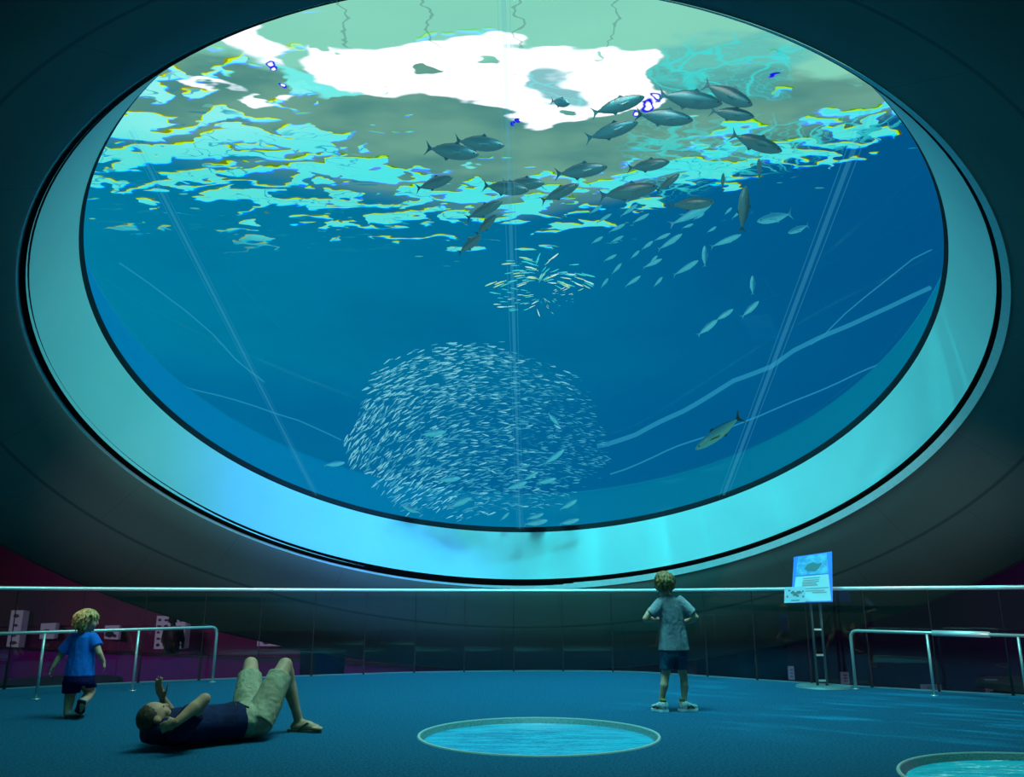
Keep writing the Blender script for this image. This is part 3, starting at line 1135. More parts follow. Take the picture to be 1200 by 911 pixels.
def head_shapes(bm, c, R, r, child=False):
    """r: half height of the head"""
    c = V(c)
    a = lambda x, y, z: c + R @ V((x * r, y * r, z * r))
    ball(bm, a(0, -.05, .12), (.76 * r, .88 * r, .86 * r), R, 24, 16)        # skull
    ball(bm, a(0, .18, -.32), (.58 * r, .62 * r, .62 * r), R, 20, 14)        # jaw
    ball(bm, a(0, .55, -.72), (.24 * r, .2 * r, .17 * r), R)                 # chin
    ball(bm, a(0, .80, -.18), (.11 * r, .2 * r, .17 * r), R)                 # nose
    caps(bm, a(0, .76, .1), .09 * r, a(0, .90, -.2), .085 * r, 8)
    ball(bm, a(0, .68, -.47), (.24 * r, .13 * r, .06 * r), R)                # lips
    ball(bm, a(0, .7, .16), (.48 * r, .12 * r, .07 * r), R)                  # brow
    for s_ in (-1, 1):
        ball(bm, a(s_ * .36, .52, -.3), (.24 * r, .24 * r, .24 * r), R)      # cheek
        ball(bm, a(s_ * .78, -.08, -.06), (.09 * r, .17 * r, .26 * r), R)    # ear
        ball(bm, a(s_ * .80, -.14, -.02), (.10 * r, .10 * r, .20 * r), R)


def eyes(name, c, R, r, parent):
    bm = bmesh.new()
    for s_ in (-1, 1):
        ball(bm, V(c) + R @ V((s_ * .3 * r, .70 * r, .0)), (.12 * r, .07 * r, .06 * r), R, 10, 8)
    link('eyes', bm, M['eyec'], parent, True)


def hand(bm, wrist, d, nrm, thumb, L=.17, curl=.35, k=1.0):
    """wrist point, direction of the palm, palm normal (side the fingers curl to), side of the thumb"""
    d = V(d).normalized()
    side = V(thumb)
    side = (side - d * side.dot(d)).normalized()
    nrm = V(nrm); nrm = (nrm - d * nrm.dot(d) - side * nrm.dot(side)).normalized()
    w = V(wrist)
    pl = L * .5
    R = Matrix((side, d, nrm)).transposed()
    ball(bm, w + d * pl * .52, (L * .23, pl * .58, L * .11), R, 14, 10)
    caps(bm, w, L * .13, w + d * pl * .6, L * .12, 10)
    for i, (off_, ln_) in enumerate(((.17, .43), (.06, .48), (-.06, .45), (-.165, .35))):
        p = w + d * pl * .92 + side * off_ * L
        dirv = (d + side * off_ * .35).normalized()
        ang = curl * (1 + .12 * i)
        for j, f in enumerate((.45, .31, .24)):
            dirv = (dirv * math.cos(ang) + nrm * math.sin(ang)).normalized()
            q = p + dirv * ln_ * L * f
            caps(bm, p, L * (.05 - .005 * j) * k, q, L * (.045 - .006 * j) * k, 8)
            p = q
    p = w + d * pl * .28 + side * L * .16
    dirv = (d * .85 + side * .55 + nrm * .3).normalized()
    for j, f in enumerate((.22, .17, .13)):
        q = p + dirv * L * f
        caps(bm, p, L * (.065 - .01 * j), q, L * (.055 - .01 * j), 8)
        p = q
        dirv = (dirv + d * .35 + nrm * .15).normalized()


def limb(bm, pts):
    """pts: (point, radius)"""
    for (a, ra), (b, rb) in zip(pts[:-1], pts[1:]): caps(bm, a, ra, b, rb)


def hair_cap(name, c, R, r, mat, parent, rng, n_tuft, length, front=.25, low=-.35, droop=.5, lift=.05):
    """a close head of hair of many overlapping locks from a crown point"""
    c = V(c)
    bm = bmesh.new()
    ball(bm, c + R @ V((0, -.10 * r, .20 * r)), (.80 * r, .90 * r, .86 * r), R, 24, 16)
    k = 0
    while k < n_tuft:
        th_ = rng.uniform(0, 2 * PI)
        zz = rng.uniform(low, .98)
        rr = math.sqrt(1 - zz * zz)
        v = V((rr * math.sin(th_), rr * math.cos(th_), zz))
        if v.y > front and v.z < .42: continue
        p = c + R @ V((v.x * .78 * r, (v.y * .88 - .08) * r, (v.z * .86 + .16) * r))
        tang = V((v.x * .9, v.y * .9, -droop - .5 * max(0, v.z)))
        tang = (tang - v * tang.dot(v) * .86).normalized()
        if v.y > 0 and length > .6: tang = tang * (1 - .62 * v.y)
        q = p + R @ (tang * length * r * rng.uniform(.6, 1.2) + v * .04 * r)
        mid = (p + q) / 2 + R @ (v * lift * r)
        tube(bm, [p, mid, q], [.075 * r, .08 * r, .018 * r], 6)
        k += 1
    me = fuse(name, bm, r * .055, 1)
    return link(name, me, mat, parent, True)


def shoe(parent, heel, d, upv, L, W, mat_u, mat_s, name='shoe', h=.075, trim=None, sandal=False):
    """heel: point on the sole under the heel"""
    d = V(d).normalized(); u = V(upv).normalized(); s_ = d.cross(u).normalized(); heel = V(heel)
    bm = bmesh.new()
    so = []
    for t, w_ in ((0, .34), (.1, .42), (.3, .4), (.55, .42), (.75, .5), (.9, .42), (1.0, .2)):
        so.append((t, w_ * W))
    bot = [heel + d * t * L + s_ * w_ for t, w_ in so] + [heel + d * t * L - s_ * w_ for t, w_ in reversed(so)]
    th_ = .022 if not sandal else .014
    lo = [bm.verts.new(p + u * .002) for p in bot]; hi = [bm.verts.new(p + u * th_) for p in bot]
    bm.faces.new(lo); bm.faces.new(hi)
    for i in range(len(lo)): bm.faces.new((lo[i], lo[(i + 1) % len(lo)], hi[(i + 1) % len(lo)], hi[i]))
    bmesh.ops.recalc_face_normals(bm, faces=bm.faces)
    root = link(name, bm, mat_s, parent)
    bm = bmesh.new()
    loft(bm, [(heel + d * t * L + u * (th_ + hh * .45), s_ * w_, u * hh * .55) for t, w_, hh in
              ((.01, .26 * W, h * .75), (.08, .40 * W, h), (.25, .40 * W, h * 1.02), (.45, .38 * W, h * .8), (.7, .44 * W, h * .55), (.9, .38 * W, h * .45), (.985, .2 * W, h * .3))], 16)
    link('upper', bm, mat_u, root, True)
    if trim:
        bm = bmesh.new()
        loft(bm, [(heel + d * .17 * L + u * (th_ + h * .85), s_ * .3 * W, d * .14 * L), (heel + d * .17 * L + u * (th_ + h * 1.22), s_ * .28 * W, d * .13 * L)], 14)
        link('sock', bm, trim, root, True)
        bm = bmesh.new()
        tube(bm, [heel + d * .3 * L + s_ * .41 * W + u * .03, heel + d * .52 * L + s_ * .4 * W + u * .05, heel + d * .68 * L + s_ * .45 * W + u * .03], .006, 6)
        tube(bm, [heel + d * .3 * L - s_ * .41 * W + u * .03, heel + d * .52 * L - s_ * .4 * W + u * .05, heel + d * .68 * L - s_ * .45 * W + u * .03], .006, 6)
        link('side_stripe', bm, M['darksole'], root, True)
    return root


# ---- the boy looking up
rng = random.Random(3)
boy = empty('person', PZ(791, 834, 0), 'boy seen from behind in grey t-shirt and dark blue shorts, looking up at the tank', 'person')
YB = 7.95
bp = lambda x, y, dy=0.0: P(x, y, YB + dy)
bm = bmesh.new()
hc = bp(778.8, 683.5, .02)
HR = rot_to((.08, 1, .42), (0, -.3, 1))
hr = .108
head_shapes(bm, hc, HR, hr, True)
limb(bm, [(bp(779.5, 690, .0), .044), (bp(781.5, 702, .0), .042)])
loft(bm, [(bp(783, 701), V((.06, 0, 0)), V((0, .045, 0))), (bp(785, 706), V((.115, 0, 0)), V((0, .058, 0))), (bp(787, 728), V((.098, 0, 0)), V((0, .066, 0))), (bp(789, 752), V((.108, 0, 0)), V((0, .078, 0))), (bp(789, 768), V((.10, 0, 0)), V((0, .075, 0)))])
limb(bm, [(bp(773, 708), .036), (bp(763, 716, -.02), .035), (bp(756.5, 725.5, -.03), .030), (bp(763, 726.5, .08), .028), (bp(773, 726, .17), .021)])
hand(bm, bp(774, 726, .175), (1, .35, -.1), (0, -1, 0), (0, .2, 1), .13, .5)
limb(bm, [(bp(798.5, 707.5), .036), (bp(808, 715, -.02), .035), (bp(815.3, 724, -.03), .030), (bp(810, 727.5, .07), .028), (bp(801, 729, .17), .021)])
hand(bm, bp(800, 729, .175), (-1, .35, -.1), (0, -1, 0), (0, .2, 1), .13, .5)
limb(bm, [(bp(782, 766), .066), (bp(780.5, 788), .041), (bp(779.8, 792), .037), (bp(778.4, 803, -.012), .040), (bp(775.8, 818), .026), (bp(775.6, 829), .027)])
limb(bm, [(bp(797, 766, .03), .066), (bp(799.8, 788, .04), .041), (bp(800.8, 792, .045), .037), (bp(802, 803, .035), .040), (bp(801.8, 818, .03), .026), (bp(801.4, 826, .01), .022)])
limb(bm, [(bp(775.6, 829), .027), (bp(774, 831.5, .05), .026)])
limb(bm, [(bp(801.4, 826, .01), .022), (bp(806, 829, .03), .02)])
link('body', fuse('boy_body', bm, .0075, 3), M['skin'], boy, True)
eyes('eyes', hc, HR, hr, boy)
hair_cap('hair', hc, HR, hr, M['brownhair'], boy, rng, 190, .42, front=.15, low=-.45, droop=.7)
bm = bmesh.new()
X1, Y1 = V((1, 0, 0)), V((0, 1, 0))
loft(bm, [(bp(781.5, 698.3), X1 * .05, Y1 * .05), (bp(782.5, 700.5), X1 * .082, Y1 * .058), (bp(785, 703.5), X1 * .128, Y1 * .068), (bp(785.8, 711), X1 * .132, Y1 * .08), (bp(787, 722), X1 * .118, Y1 * .085),
          (bp(788, 732), X1 * .115, Y1 * .088), (bp(789, 745), X1 * .128, Y1 * .096), (bp(789.8, 762.5), X1 * .146, Y1 * .108)], 28)
for a, b in (((775.0, 707.5), (763.0, 720.5)), ((797.0, 706.5), (810.0, 719.5))):
    A_, B_ = bp(*a), bp(*b, -.02)
    t = (B_ - A_).normalized(); sd = t.cross(Y1).normalized()
    loft(bm, [(A_ - t * .045, sd * .05, Y1 * .06), (A_, sd * .06, Y1 * .066), (B_, sd * .056, Y1 * .06)], 18)
link('tshirt', fuse('boy_tshirt', bm, .0065, 2, .0045, 18), M['tee'], boy, True)
bm = bmesh.new()
loft(bm, [(bp(789.5, 757), X1 * .126, Y1 * .09), (bp(789.5, 766), X1 * .132, Y1 * .095), (bp(789.3, 770), X1 * .13, Y1 * .092)], 26)
loft(bm, [(bp(783, 765), X1 * .076, Y1 * .085), (bp(781, 785), X1 * .060, Y1 * .068)], 20)
loft(bm, [(bp(796, 765, .02), X1 * .076, Y1 * .085), (bp(799.2, 785, .03), X1 * .058, Y1 * .068)], 20)
link('shorts', fuse('boy_shorts', bm, .0065, 2, .003, 22), M['denim'], boy, True)
h1 = PZ(777.5, 834.5, 0); h2 = PZ(799.5, 833.5, 0)
shoe(boy, h1 + V((.012, -.05, 0)), (-.42, .9, 0), (0, 0, 1), .185, .105, M['shoe'], M['sole'], trim=M['lime'])
shoe(boy, h2 + V((-.03, -.045, 0)), (.93, .38, 0), (0, 0, 1), .185, .105, M['shoe'], M['sole'], trim=M['lime'])

# ---- the small child running
YT = 7.5
kid = empty('person', PZ(84, 842, 0), 'small blond child in bright blue t-shirt and navy shorts running by the handrail', 'person')
tp = lambda x, y, dy=0.0: P(x, y, YT + dy)
bm = bmesh.new()
tc = tp(102.5, 727.5, .0)
TRM = rot_to((.86, .5, -.10), (0, 0, 1))
tr_ = .098
head_shapes(bm, tc, TRM, tr_, True)
limb(bm, [(tp(100, 736), .042), (tp(98, 745), .042)])
sd = V((.93, -.30, 0)).normalized(); fd = V((.30, .93, 0)).normalized()
loft(bm, [(tp(98, 743), sd * .06, fd * .05), (tp(97, 748), sd * .085, fd * .065), (tp(95, 765), sd * .085, fd * .075), (tp(93, 785), sd * .09, fd * .085), (tp(93, 796), sd * .085, fd * .08)])
limb(bm, [(tp(86, 749, .02), .036), (tp(77, 760, .0), .033), (tp(69.5, 771, -.02), .027), (tp(62.5, 781.5, -.05), .019)])
hand(bm, tp(62.3, 782, -.05), (-.35, -.1, -1), (.8, -.3, 0), (.3, 1, 0), .095, .3)
limb(bm, [(tp(108.5, 748, -.01), .036), (tp(113, 758, -.02), .033), (tp(116.5, 766, -.03), .027), (tp(121.3, 775.5, 0), .019)])
hand(bm, tp(121.5, 776, 0), (.28, .2, -1), (-.7, .7, 0), (.3, -1, 0), .095, .3)
limb(bm, [(tp(85, 800), .066), (tp(82, 815, .02), .045), (tp(81, 822, -.02), .043), (tp(78.6, 836, -.03), .030), (tp(79, 840, .0), .028), (tp(84, 842, .02), .022)])
limb(bm, [(tp(100, 798, .05), .066), (tp(105.5, 810.5, .18), .046), (tp(101.5, 818, .06), .044), (tp(98, 823, -.08), .029), (tp(97, 826, -.10), .026), (tp(95.8, 833.5, -.06), .02)])
link('body', fuse('child_body', bm, .007, 3), M['skin'], kid, True)
eyes('eyes', tc, TRM, tr_, kid)
hair_cap('hair', tc, TRM, tr_, M['blond'], kid, rng, 260, .95, front=.05, low=-.7, droop=2.2, lift=.015)
bm = bmesh.new()
loft(bm, [(tp(99.5, 740.5), sd * .05, fd * .046), (tp(98.8, 743), sd * .07, fd * .056), (tp(98, 746.5), sd * .098, fd * .07), (tp(97, 755), sd * .108, fd * .082), (tp(95.5, 770), sd * .115, fd * .09), (tp(93.8, 782), sd * .126, fd * .1), (tp(93, 792.5), sd * .134, fd * .108)], 26)
for a, b, dy in (((87, 748), (74.5, 763.5), .0), ((107.5, 747), (113.2, 758.8), -.02)):
    A_, B_ = tp(*a), tp(*b, dy)
    t = (B_ - A_).normalized(); s2 = t.cross(fd).normalized()
    loft(bm, [(A_ - t * .03, s2 * .04, fd * .045), (A_, s2 * .05, fd * .055), (B_, s2 * .056, fd * .056)], 18)
link('tshirt', fuse('child_tshirt', bm, .0065, 2, .003, 20), M['bluetee'], kid, True)
bm = bmesh.new()
loft(bm, [(tp(93, 787), sd * .122, fd * .1), (tp(93, 798), sd * .135, fd * .115), (tp(93, 802), sd * .13, fd * .11)], 26)
loft(bm, [(tp(86, 798), sd * .08, fd * .09), (tp(83, 812.5, .01), sd * .072, fd * .075)], 20)
loft(bm, [(tp(99, 796, .02), sd * .078, fd * .09), (tp(103.5, 806, .1), sd * .066, fd * .075)], 20)
link('shorts', fuse('child_shorts', bm, .0065, 2, .0025, 20), M['navycloth'], kid, True)
shoe(kid, PZ(75.5, 843, 0), (.75, .55, 0), (0, 0, 1), .145, .085, M['sandal'], M['darksole'], h=.05)
a_, b_ = tp(98.0, 821, -.10), tp(95, 835, -.04)
up_ = V((-.1, 1, .25))
shoe(kid, a_ + V((0, -.035, .0)), (b_ - a_), up_, .14, .085, M['sandal'], M['darksole'], h=.05)

# ---- the man lying on his back
man = empty('person', V((-2.0, 6.3, 0)), 'man in navy t-shirt and khaki shorts lying on his back on the carpet, knees up', 'person')
PV, CH = V((-1.90, 6.43, .135)), V((-2.33, 6.04, .135))
sp = (PV - CH).normalized()
pp = V((-sp.y, sp.x, 0)).normalized()
if pp.y > 0: pp = -pp                    # towards the camera
nS, fS = CH + pp * .165 - sp * .03 + V((0, 0, -.01)), CH - pp * .165 - sp * .03 + V((0, 0, .02))
mh = P(181.5, 841, 5.93)
face = V((.42, .30, .86))
MR = rot_to(face, V((-.75, -.5, .35)))
mr = .112
bm = bmesh.new()
head_shapes(bm, mh, MR, mr)
limb(bm, [(mh + MR @ V((0, -.02, -.06)), .060), (CH - sp * .09 + V((0, 0, .02)), .065)])
for a, b, c in ((CH - sp * .05, .155, .095), (CH + sp * .1, .165, .115), (CH + sp * .26, .15, .105), (CH + sp * .42, .155, .105), (PV + sp * .05, .16, .105)):
    pass
loft(bm, [(CH - sp * .12, pp * .09, V((0, 0, .06))), (CH - sp * .05, pp * .16, V((0, 0, .095))), (CH + sp * .12, pp * .165, V((0, 0, .115))), (CH + sp * .3, pp * .15, V((0, 0, .10))), (PV, pp * .165, V((0, 0, .11))), (PV + sp * .07, pp * .14, V((0, 0, .09)))], 28)
el = P(240, 819.5, 5.86)
wr = P(207, 847, 5.72)
limb(bm, [(nS, .062), (nS.lerp(el, .5) + V((0, 0, .0)), .052), (el, .040), (el.lerp(wr, .35), .044), (wr, .028)])
hand(bm, wr, P(190, 853, 5.74) - wr, V((-.2, .6, .5)), V((0, .2, 1)), .17, .25)
fe = P(204, 846, 6.38)
fw_ = P(190.5, 819, 6.22)
limb(bm, [(fS, .062), (fS.lerp(fe, .5), .052), (fe, .042), (fe.lerp(fw_, .4), .043), (fw_, .027)])
hand(bm, fw_, P(184, 801, 6.16) - fw_, V((.75, -.3, .1)), V((.7, -.6, .3)), .185, .22)
nH, fH = PV + pp * .10, PV - pp * .10
nK, fK = P(334, 779.5, 6.66), P(293.8, 778.5, 6.84)
nA, fA = P(350, 846, 6.78), P(306, 843, 7.12)
limb(bm, [(nH, .10), (nH.lerp(nK, .55), .080), (nK, .056), (nK.lerp(nA, .12) + V((.0, .01, 0)), .054), (nK.lerp(nA, .35) + V((-.015, .02, 0)), .058), (nK.lerp(nA, .8), .037), (nA, .036)])
limb(bm, [(fH, .10), (fH.lerp(fK, .55), .080), (fK, .056), (fK.lerp(fA, .12), .054), (fK.lerp(fA, .35), .056), (fA, .036)])
heel = V((nA.x - .03, nA.y, .035)); toe = P(377, 853.5, 6.72)
fdv = (V((toe.x, toe.y, .03)) - heel)
limb(bm, [(nA, .036), (heel, .034)])
limb(bm, [(heel, .034), (heel + fdv * .5 + V((0, 0, .012)), .036), (heel + fdv * .8, .030)])
limb(bm, [(nA + V((.01, 0, -.01)), .033), (heel + fdv * .55 + V((0, 0, .02)), .03)])
fs = V((0, 0, 1)).cross(fdv).normalized()
for i, o_ in enumerate((-.034, -.015, .002, .018, .032)):
    b0 = heel + fdv * .78 + fs * o_
    caps(bm, b0, .014, b0 + fdv.normalized() * (.062 - .006 * i), .0125 if i == 0 else .010, 8)
fh = V((fA.x, fA.y, .035)); fdv2 = V((-.02, .22, 0))
limb(bm, [(fA, .036), (fh, .034), (fh + fdv2, .028)])
link('body', fuse('man_body', bm, .008, 3), M['skin2'], man, True)
eyes('eyes', mh, MR, mr, man)
bm = bmesh.new()
ball(bm, mh + MR @ V((0, -.13 * mr, .20 * mr)), (.785 * mr, .85 * mr, .83 * mr), MR, 28, 20)
link('cropped_hair', fuse('man_hair', bm, .006, 1, .0012, 120), M['cropped'], man, True)
# t-shirt with sleeves
bm = bmesh.new()
loft(bm, [(CH - sp * .20 + V((0, 0, -.02)), pp * .08, V((0, 0, .06))), (CH - sp * .15 + V((0, 0, -.005)), pp * .13, V((0, 0, .09))), (CH - sp * .10, pp * .15, V((0, 0, .10))), (CH - sp * .04, pp * .185, V((0, 0, .118))), (CH + sp * .12, pp * .182, V((0, 0, .128))), (CH + sp * .3, pp * .168, V((0, 0, .122))), (CH + sp * .42, pp * .182, V((0, 0, .13))), (CH + sp * .46, pp * .186, V((0, 0, .135)))], 30)
for S_, E_, f in ((nS, el, .62), (fS, fe, .62)):
    t = (E_ - S_).normalized(); s2 = t.cross(sp).normalized(); s3 = t.cross(s2)
    B_ = S_.lerp(E_, f)
    loft(bm, [(S_ - t * .05, s2 * .06, s3 * .07), (S_, s2 * .078, s3 * .084), (B_, s2 * .072, s3 * .078)], 20)
link('tshirt', fuse('man_tshirt', bm, .0075, 3, .005, 13), M['navytee'], man, True)
bm = bmesh.new()
loft(bm, [(PV - sp * .155, pp * .162, V((0, 0, .105))), (PV - sp * .08, pp * .182, V((0, 0, .126))), (PV + sp * .03, pp * .178, V((0, 0, .128))), (PV + sp * .10, pp * .13, V((0, 0, .10)))], 28)
for H_, K_, f in ((nH, nK, .80), (fH, fK, .78)):
    t = (K_ - H_).normalized(); s2 = t.cross(pp).normalized(); s3 = t.cross(s2)
    B_ = H_.lerp(K_, f)
    loft(bm, [(H_ - t * .03, s2 * .105, s3 * .11), (H_.lerp(K_, .3), s2 * .112, s3 * .108), (B_, s2 * .090, s3 * .088)], 22)
link('shorts', fuse('man_shorts', bm, .0075, 2, .006, 16), M['khaki'], man, True)
bm = bmesh.new()
wc = PV - sp * .15 + V((0, 0, .118))
tube(bm, [wc, wc + V((.03, -.02, .012)), wc + V((.07, -.03, -.005)), wc + V((.12, -.05, -.02))], .005, 6)
tube(bm, [wc, wc + V((.02, -.05, .008)), wc + V((.05, -.09, -.025))], .005, 6)
link('drawstring', bm, M['cuff'], man, True)
for hl, dv, vis in ((heel, fdv, True), (fh, fdv2, False)):
    d = V((dv.x, dv.y, 0)).normalized(); s_ = d.cross(V((0, 0, 1)))
    bm = bmesh.new()
    outl = [(-.045, .028), (-.02, .038), (.05, .037), (.12, .042), (.17, .046), (.205, .038), (.225, .018)]
    b0 = V((hl.x, hl.y, 0))
    pts = [b0 + d * a - s_ * w_ for a, w_ in outl] + [b0 + d * a + s_ * w_ for a, w_ in reversed(outl)]
    lo = [bm.verts.new(p + V((0, 0, .001))) for p in pts]; hi = [bm.verts.new(p + V((0, 0, .017))) for p in pts]
    bm.faces.new(lo); bm.faces.new(hi)
    for i in range(len(lo)): bm.faces.new((lo[i], lo[(i + 1) % len(lo)], hi[(i + 1) % len(lo)], hi[i]))
    bmesh.ops.recalc_face_normals(bm, faces=bm.faces)
    ff = link('flip_flop', bm, M['flip'], man)
    bm = bmesh.new()
    tf = b0 + d * .165 + V((0, 0, .045))
    for q in (-1, 1): tube(bm, [b0 + d * .165 + V((0, 0, .017)), tf, b0 + d * .12 + s_ * q * .03 + V((0, 0, .07)), b0 + d * .05 + s_ * q * .04 + V((0, 0, .018))], .007, 8)
    link('strap', bm, M['flip'], ff, True)

# ---- the visitor standing in front of the large display case; silhouette shade painted into the colours
vc = wall_hit(203, 740, .8)
YV = vc.y
M['silh'] = simple('silhouette_clothes', (14, 10, 18), .8)
M['silskin'] = simple('shadowed_skin', (44, 24, 34), .6)
vis = empty('person', V((vc.x, YV, LZ)), 'distant visitor in silhouette with a backpack in front of the large display case', 'person')
vp = lambda x, y, dy=0.0: P(x, y, YV + dy)
bm = bmesh.new()
hr2 = .115
vh = vp(202.5, 727.5)
VR = rot_to((-.3, 1, .1), (0, 0, 1))
head_shapes(bm, vh, VR, hr2)
foot = LZ
x0 = vc.x
tz = vp(203, 735).z
limb(bm, [(vh - V((0, 0, .05)), .06), (V((x0, YV, tz)), .07)])
loft(bm, [(V((x0, YV, tz)), X1 * .1, Y1 * .07), (V((x0, YV, tz - .06)), X1 * .19, Y1 * .11), (V((x0, YV, tz - .35)), X1 * .16, Y1 * .11), (V((x0, YV, tz - .62)), X1 * .17, Y1 * .12)])
for s_ in (-1, 1):
    limb(bm, [(V((x0 + s_ * .18, YV, tz - .07)), .055), (V((x0 + s_ * .25, YV + .03, tz - .34)), .045), (V((x0 + s_ * .20, YV + .2, tz - .50)), .033)])
    hand(bm, V((x0 + s_ * .2, YV + .2, tz - .5)), (-s_ * .6, .8, .1), (0, 0, 1), (0, 0, 1), .17, .3)
    limb(bm, [(V((x0 + s_ * .09, YV, tz - .6)), .085), (V((x0 + s_ * .1, YV, (tz - .6 + LZ) / 2 + .05)), .055), (V((x0 + s_ * .1, YV, LZ + .09)), .04), (V((x0 + s_ * .11, YV + .15, LZ + .04)), .035)])
link('body', fuse('visitor_body', bm, .012, 2), M['silskin'], vis, True)
hair_cap('hair', vh, VR, hr2, M['silh'], vis, rng, 90, .4, front=.2, low=-.4)
bm = bmesh.new()
loft(bm, [(V((x0, YV, tz + .02)), X1 * .08, Y1 * .08), (V((x0, YV, tz - .05)), X1 * .21, Y1 * .13), (V((x0, YV, tz - .35)), X1 * .19, Y1 * .14), (V((x0, YV, tz - .66)), X1 * .2, Y1 * .15)])
for s_ in (-1, 1): limb(bm, [(V((x0 + s_ * .18, YV, tz - .07)), .07), (V((x0 + s_ * .24, YV + .03, tz - .30)), .062)])
link('jacket', fuse('visitor_jacket', bm, .012, 2), M['silh'], vis, True)
bm = bmesh.new()
loft(bm, [(V((x0, YV, tz - .55)), X1 * .19, Y1 * .14), (V((x0, YV, tz - .72)), X1 * .19, Y1 * .14)])
for s_ in (-1, 1): limb(bm, [(V((x0 + s_ * .09, YV, tz - .65)), .10), (V((x0 + s_ * .1, YV, LZ + .12)), .06)])
link('trousers', fuse('visitor_trousers', bm, .014, 2), M['silh'], vis, True)
pk = empty('backpack', V((x0 + .06, YV - .2, tz - .3)), 'dark rounded backpack worn by the distant visitor', 'backpack')
bm = bmesh.new()
ball(bm, (x0 + .07, YV - .235, tz - .32), (.20, .11, .27), None, 20, 14)
link('bag', bm, M['silh'], pk, True)
bm = bmesh.new()
ball(bm, (x0 + .07, YV - .33, tz - .42), (.14, .05, .12), None, 16, 10)
link('front_pocket', bm, M['silh'], pk, True)

# ------------------------------------------------------------------ fish
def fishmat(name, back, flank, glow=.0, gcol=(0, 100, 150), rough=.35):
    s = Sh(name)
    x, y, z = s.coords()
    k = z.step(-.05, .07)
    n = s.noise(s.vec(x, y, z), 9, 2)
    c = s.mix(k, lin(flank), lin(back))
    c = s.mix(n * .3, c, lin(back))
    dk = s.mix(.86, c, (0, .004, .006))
    s.bsdf(dk, rough, emis=c, estr=glow, spec=.25)  # light and water haze on the fish put in as glow
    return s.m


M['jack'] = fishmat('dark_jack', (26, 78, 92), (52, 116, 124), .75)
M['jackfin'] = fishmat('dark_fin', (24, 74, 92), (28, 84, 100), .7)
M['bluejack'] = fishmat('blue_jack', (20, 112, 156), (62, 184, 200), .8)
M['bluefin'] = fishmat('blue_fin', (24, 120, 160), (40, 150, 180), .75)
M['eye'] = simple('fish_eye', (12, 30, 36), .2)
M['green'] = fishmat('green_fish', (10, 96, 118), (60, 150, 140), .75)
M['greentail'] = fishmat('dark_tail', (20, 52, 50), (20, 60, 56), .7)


def fish_meshes(kind, h=.25, w=.13, bend=0.0):
    """a fish one unit long, head at +x, back at +z"""
    def bx(x): return bend * math.sin((x - .1) * 2.2)
    prof = [(.5, .01, .012), (.47, .035, .03), (.42, .062, .05), (.32, .097, .075), (.18, .12, .085), (.02, .125, .08), (-.12, .105, .062), (-.24, .07, .042), (-.33, .036, .024), (-.39, .018, .013)]
    bm = bmesh.new()
    loft(bm, [(V((x, bx(x), -.004 * math.cos(3 * x))), V((0, ww * w / .13, 0)), V((0, 0, hh * h / .25))) for x, hh, ww in prof], 14)
    body = bpy.data.meshes.new(kind + '_body'); bm.to_mesh(body); bm.free()

    def fin(name, pts):
        bm = bmesh.new()
        f = [bm.verts.new((x, bx(x) + .003, z)) for x, z in pts]
        g = [bm.verts.new((x, bx(x) - .003, z)) for x, z in pts]
        bm.faces.new(f); bm.faces.new(list(reversed(g)))
        for i in range(len(f)): bm.faces.new((f[i], g[i], g[(i + 1) % len(f)], f[(i + 1) % len(f)]))
        me = bpy.data.meshes.new(name); bm.to_mesh(me); bm.free()
        return me
    k = h / .25
    tail = fin(kind + '_tail', [(-.37, .012), (-.43, .05), (-.52, .135), (-.475, .06), (-.455, 0), (-.475, -.06), (-.52, -.135), (-.43, -.05), (-.37, -.012)])
    dors = fin(kind + '_dorsal', [(.14, .115 * k), (.07, .165 * k), (.03, .135 * k), (-.15, .105 * k), (-.3, .055 * k), (-.31, .04 * k), (-.1, .1 * k)])
    anal = fin(kind + '_anal', [(-.02, -.115 * k), (-.08, -.16 * k), (-.12, -.115 * k), (-.3, -.055 * k), (-.31, -.04 * k), (-.12, -.095 * k)])
    pm = bmesh.new()
    for sg_ in (-1, 1):
        vs = [pm.verts.new(V((.24, sg_ * .078 * w / .13 + bx(.24), -.02))), pm.verts.new(V((.1, sg_ * .13 * w / .13, -.055))), pm.verts.new(V((.05, sg_ * .125 * w / .13, -.035))), pm.verts.new(V((.22, sg_ * .078 * w / .13 + bx(.22), .0)))]
        pm.faces.new(vs)
    pec = bpy.data.meshes.new(kind + '_pectoral'); pm.to_mesh(pec); pm.free()
    em_ = bmesh.new()
    for sg_ in (-1, 1): ball(em_, (.435, sg_ * .044 * w / .13 + bx(.435), .012), .012, None, 8, 6)
    eye = bpy.data.meshes.new(kind + '_eye'); em_.to_mesh(eye); em_.free()
    return [('body', body, 0), ('tail_fin', tail, 1), ('dorsal_fin', dors, 1), ('anal_fin', anal, 1), ('pectoral_fins', pec, 1), ('eyes', eye, 2)]


def fish_matrix(T, H, roll=0.0):
    xd = (H - T)
    L = xd.length
    xd.normalize()
    upv = V((0, 0, 1)) if abs(xd.z) < .93 else V((1, 0, 0))
    yd = upv.cross(xd).normalized()
    zd = xd.cross(yd)
    m = Matrix((xd, yd, zd)).transposed().to_4x4() @ Matrix.Rotation(roll, 4, 'X') @ Matrix.Diagonal((L, L, L, 1))
    m.translation = (T + H) / 2
    return m


KINDS = {}


def pane_Y(px, py):
    r = ray(px, py)
    return ((OC - CAM).dot(AN) / r.dot(AN)) * r.y


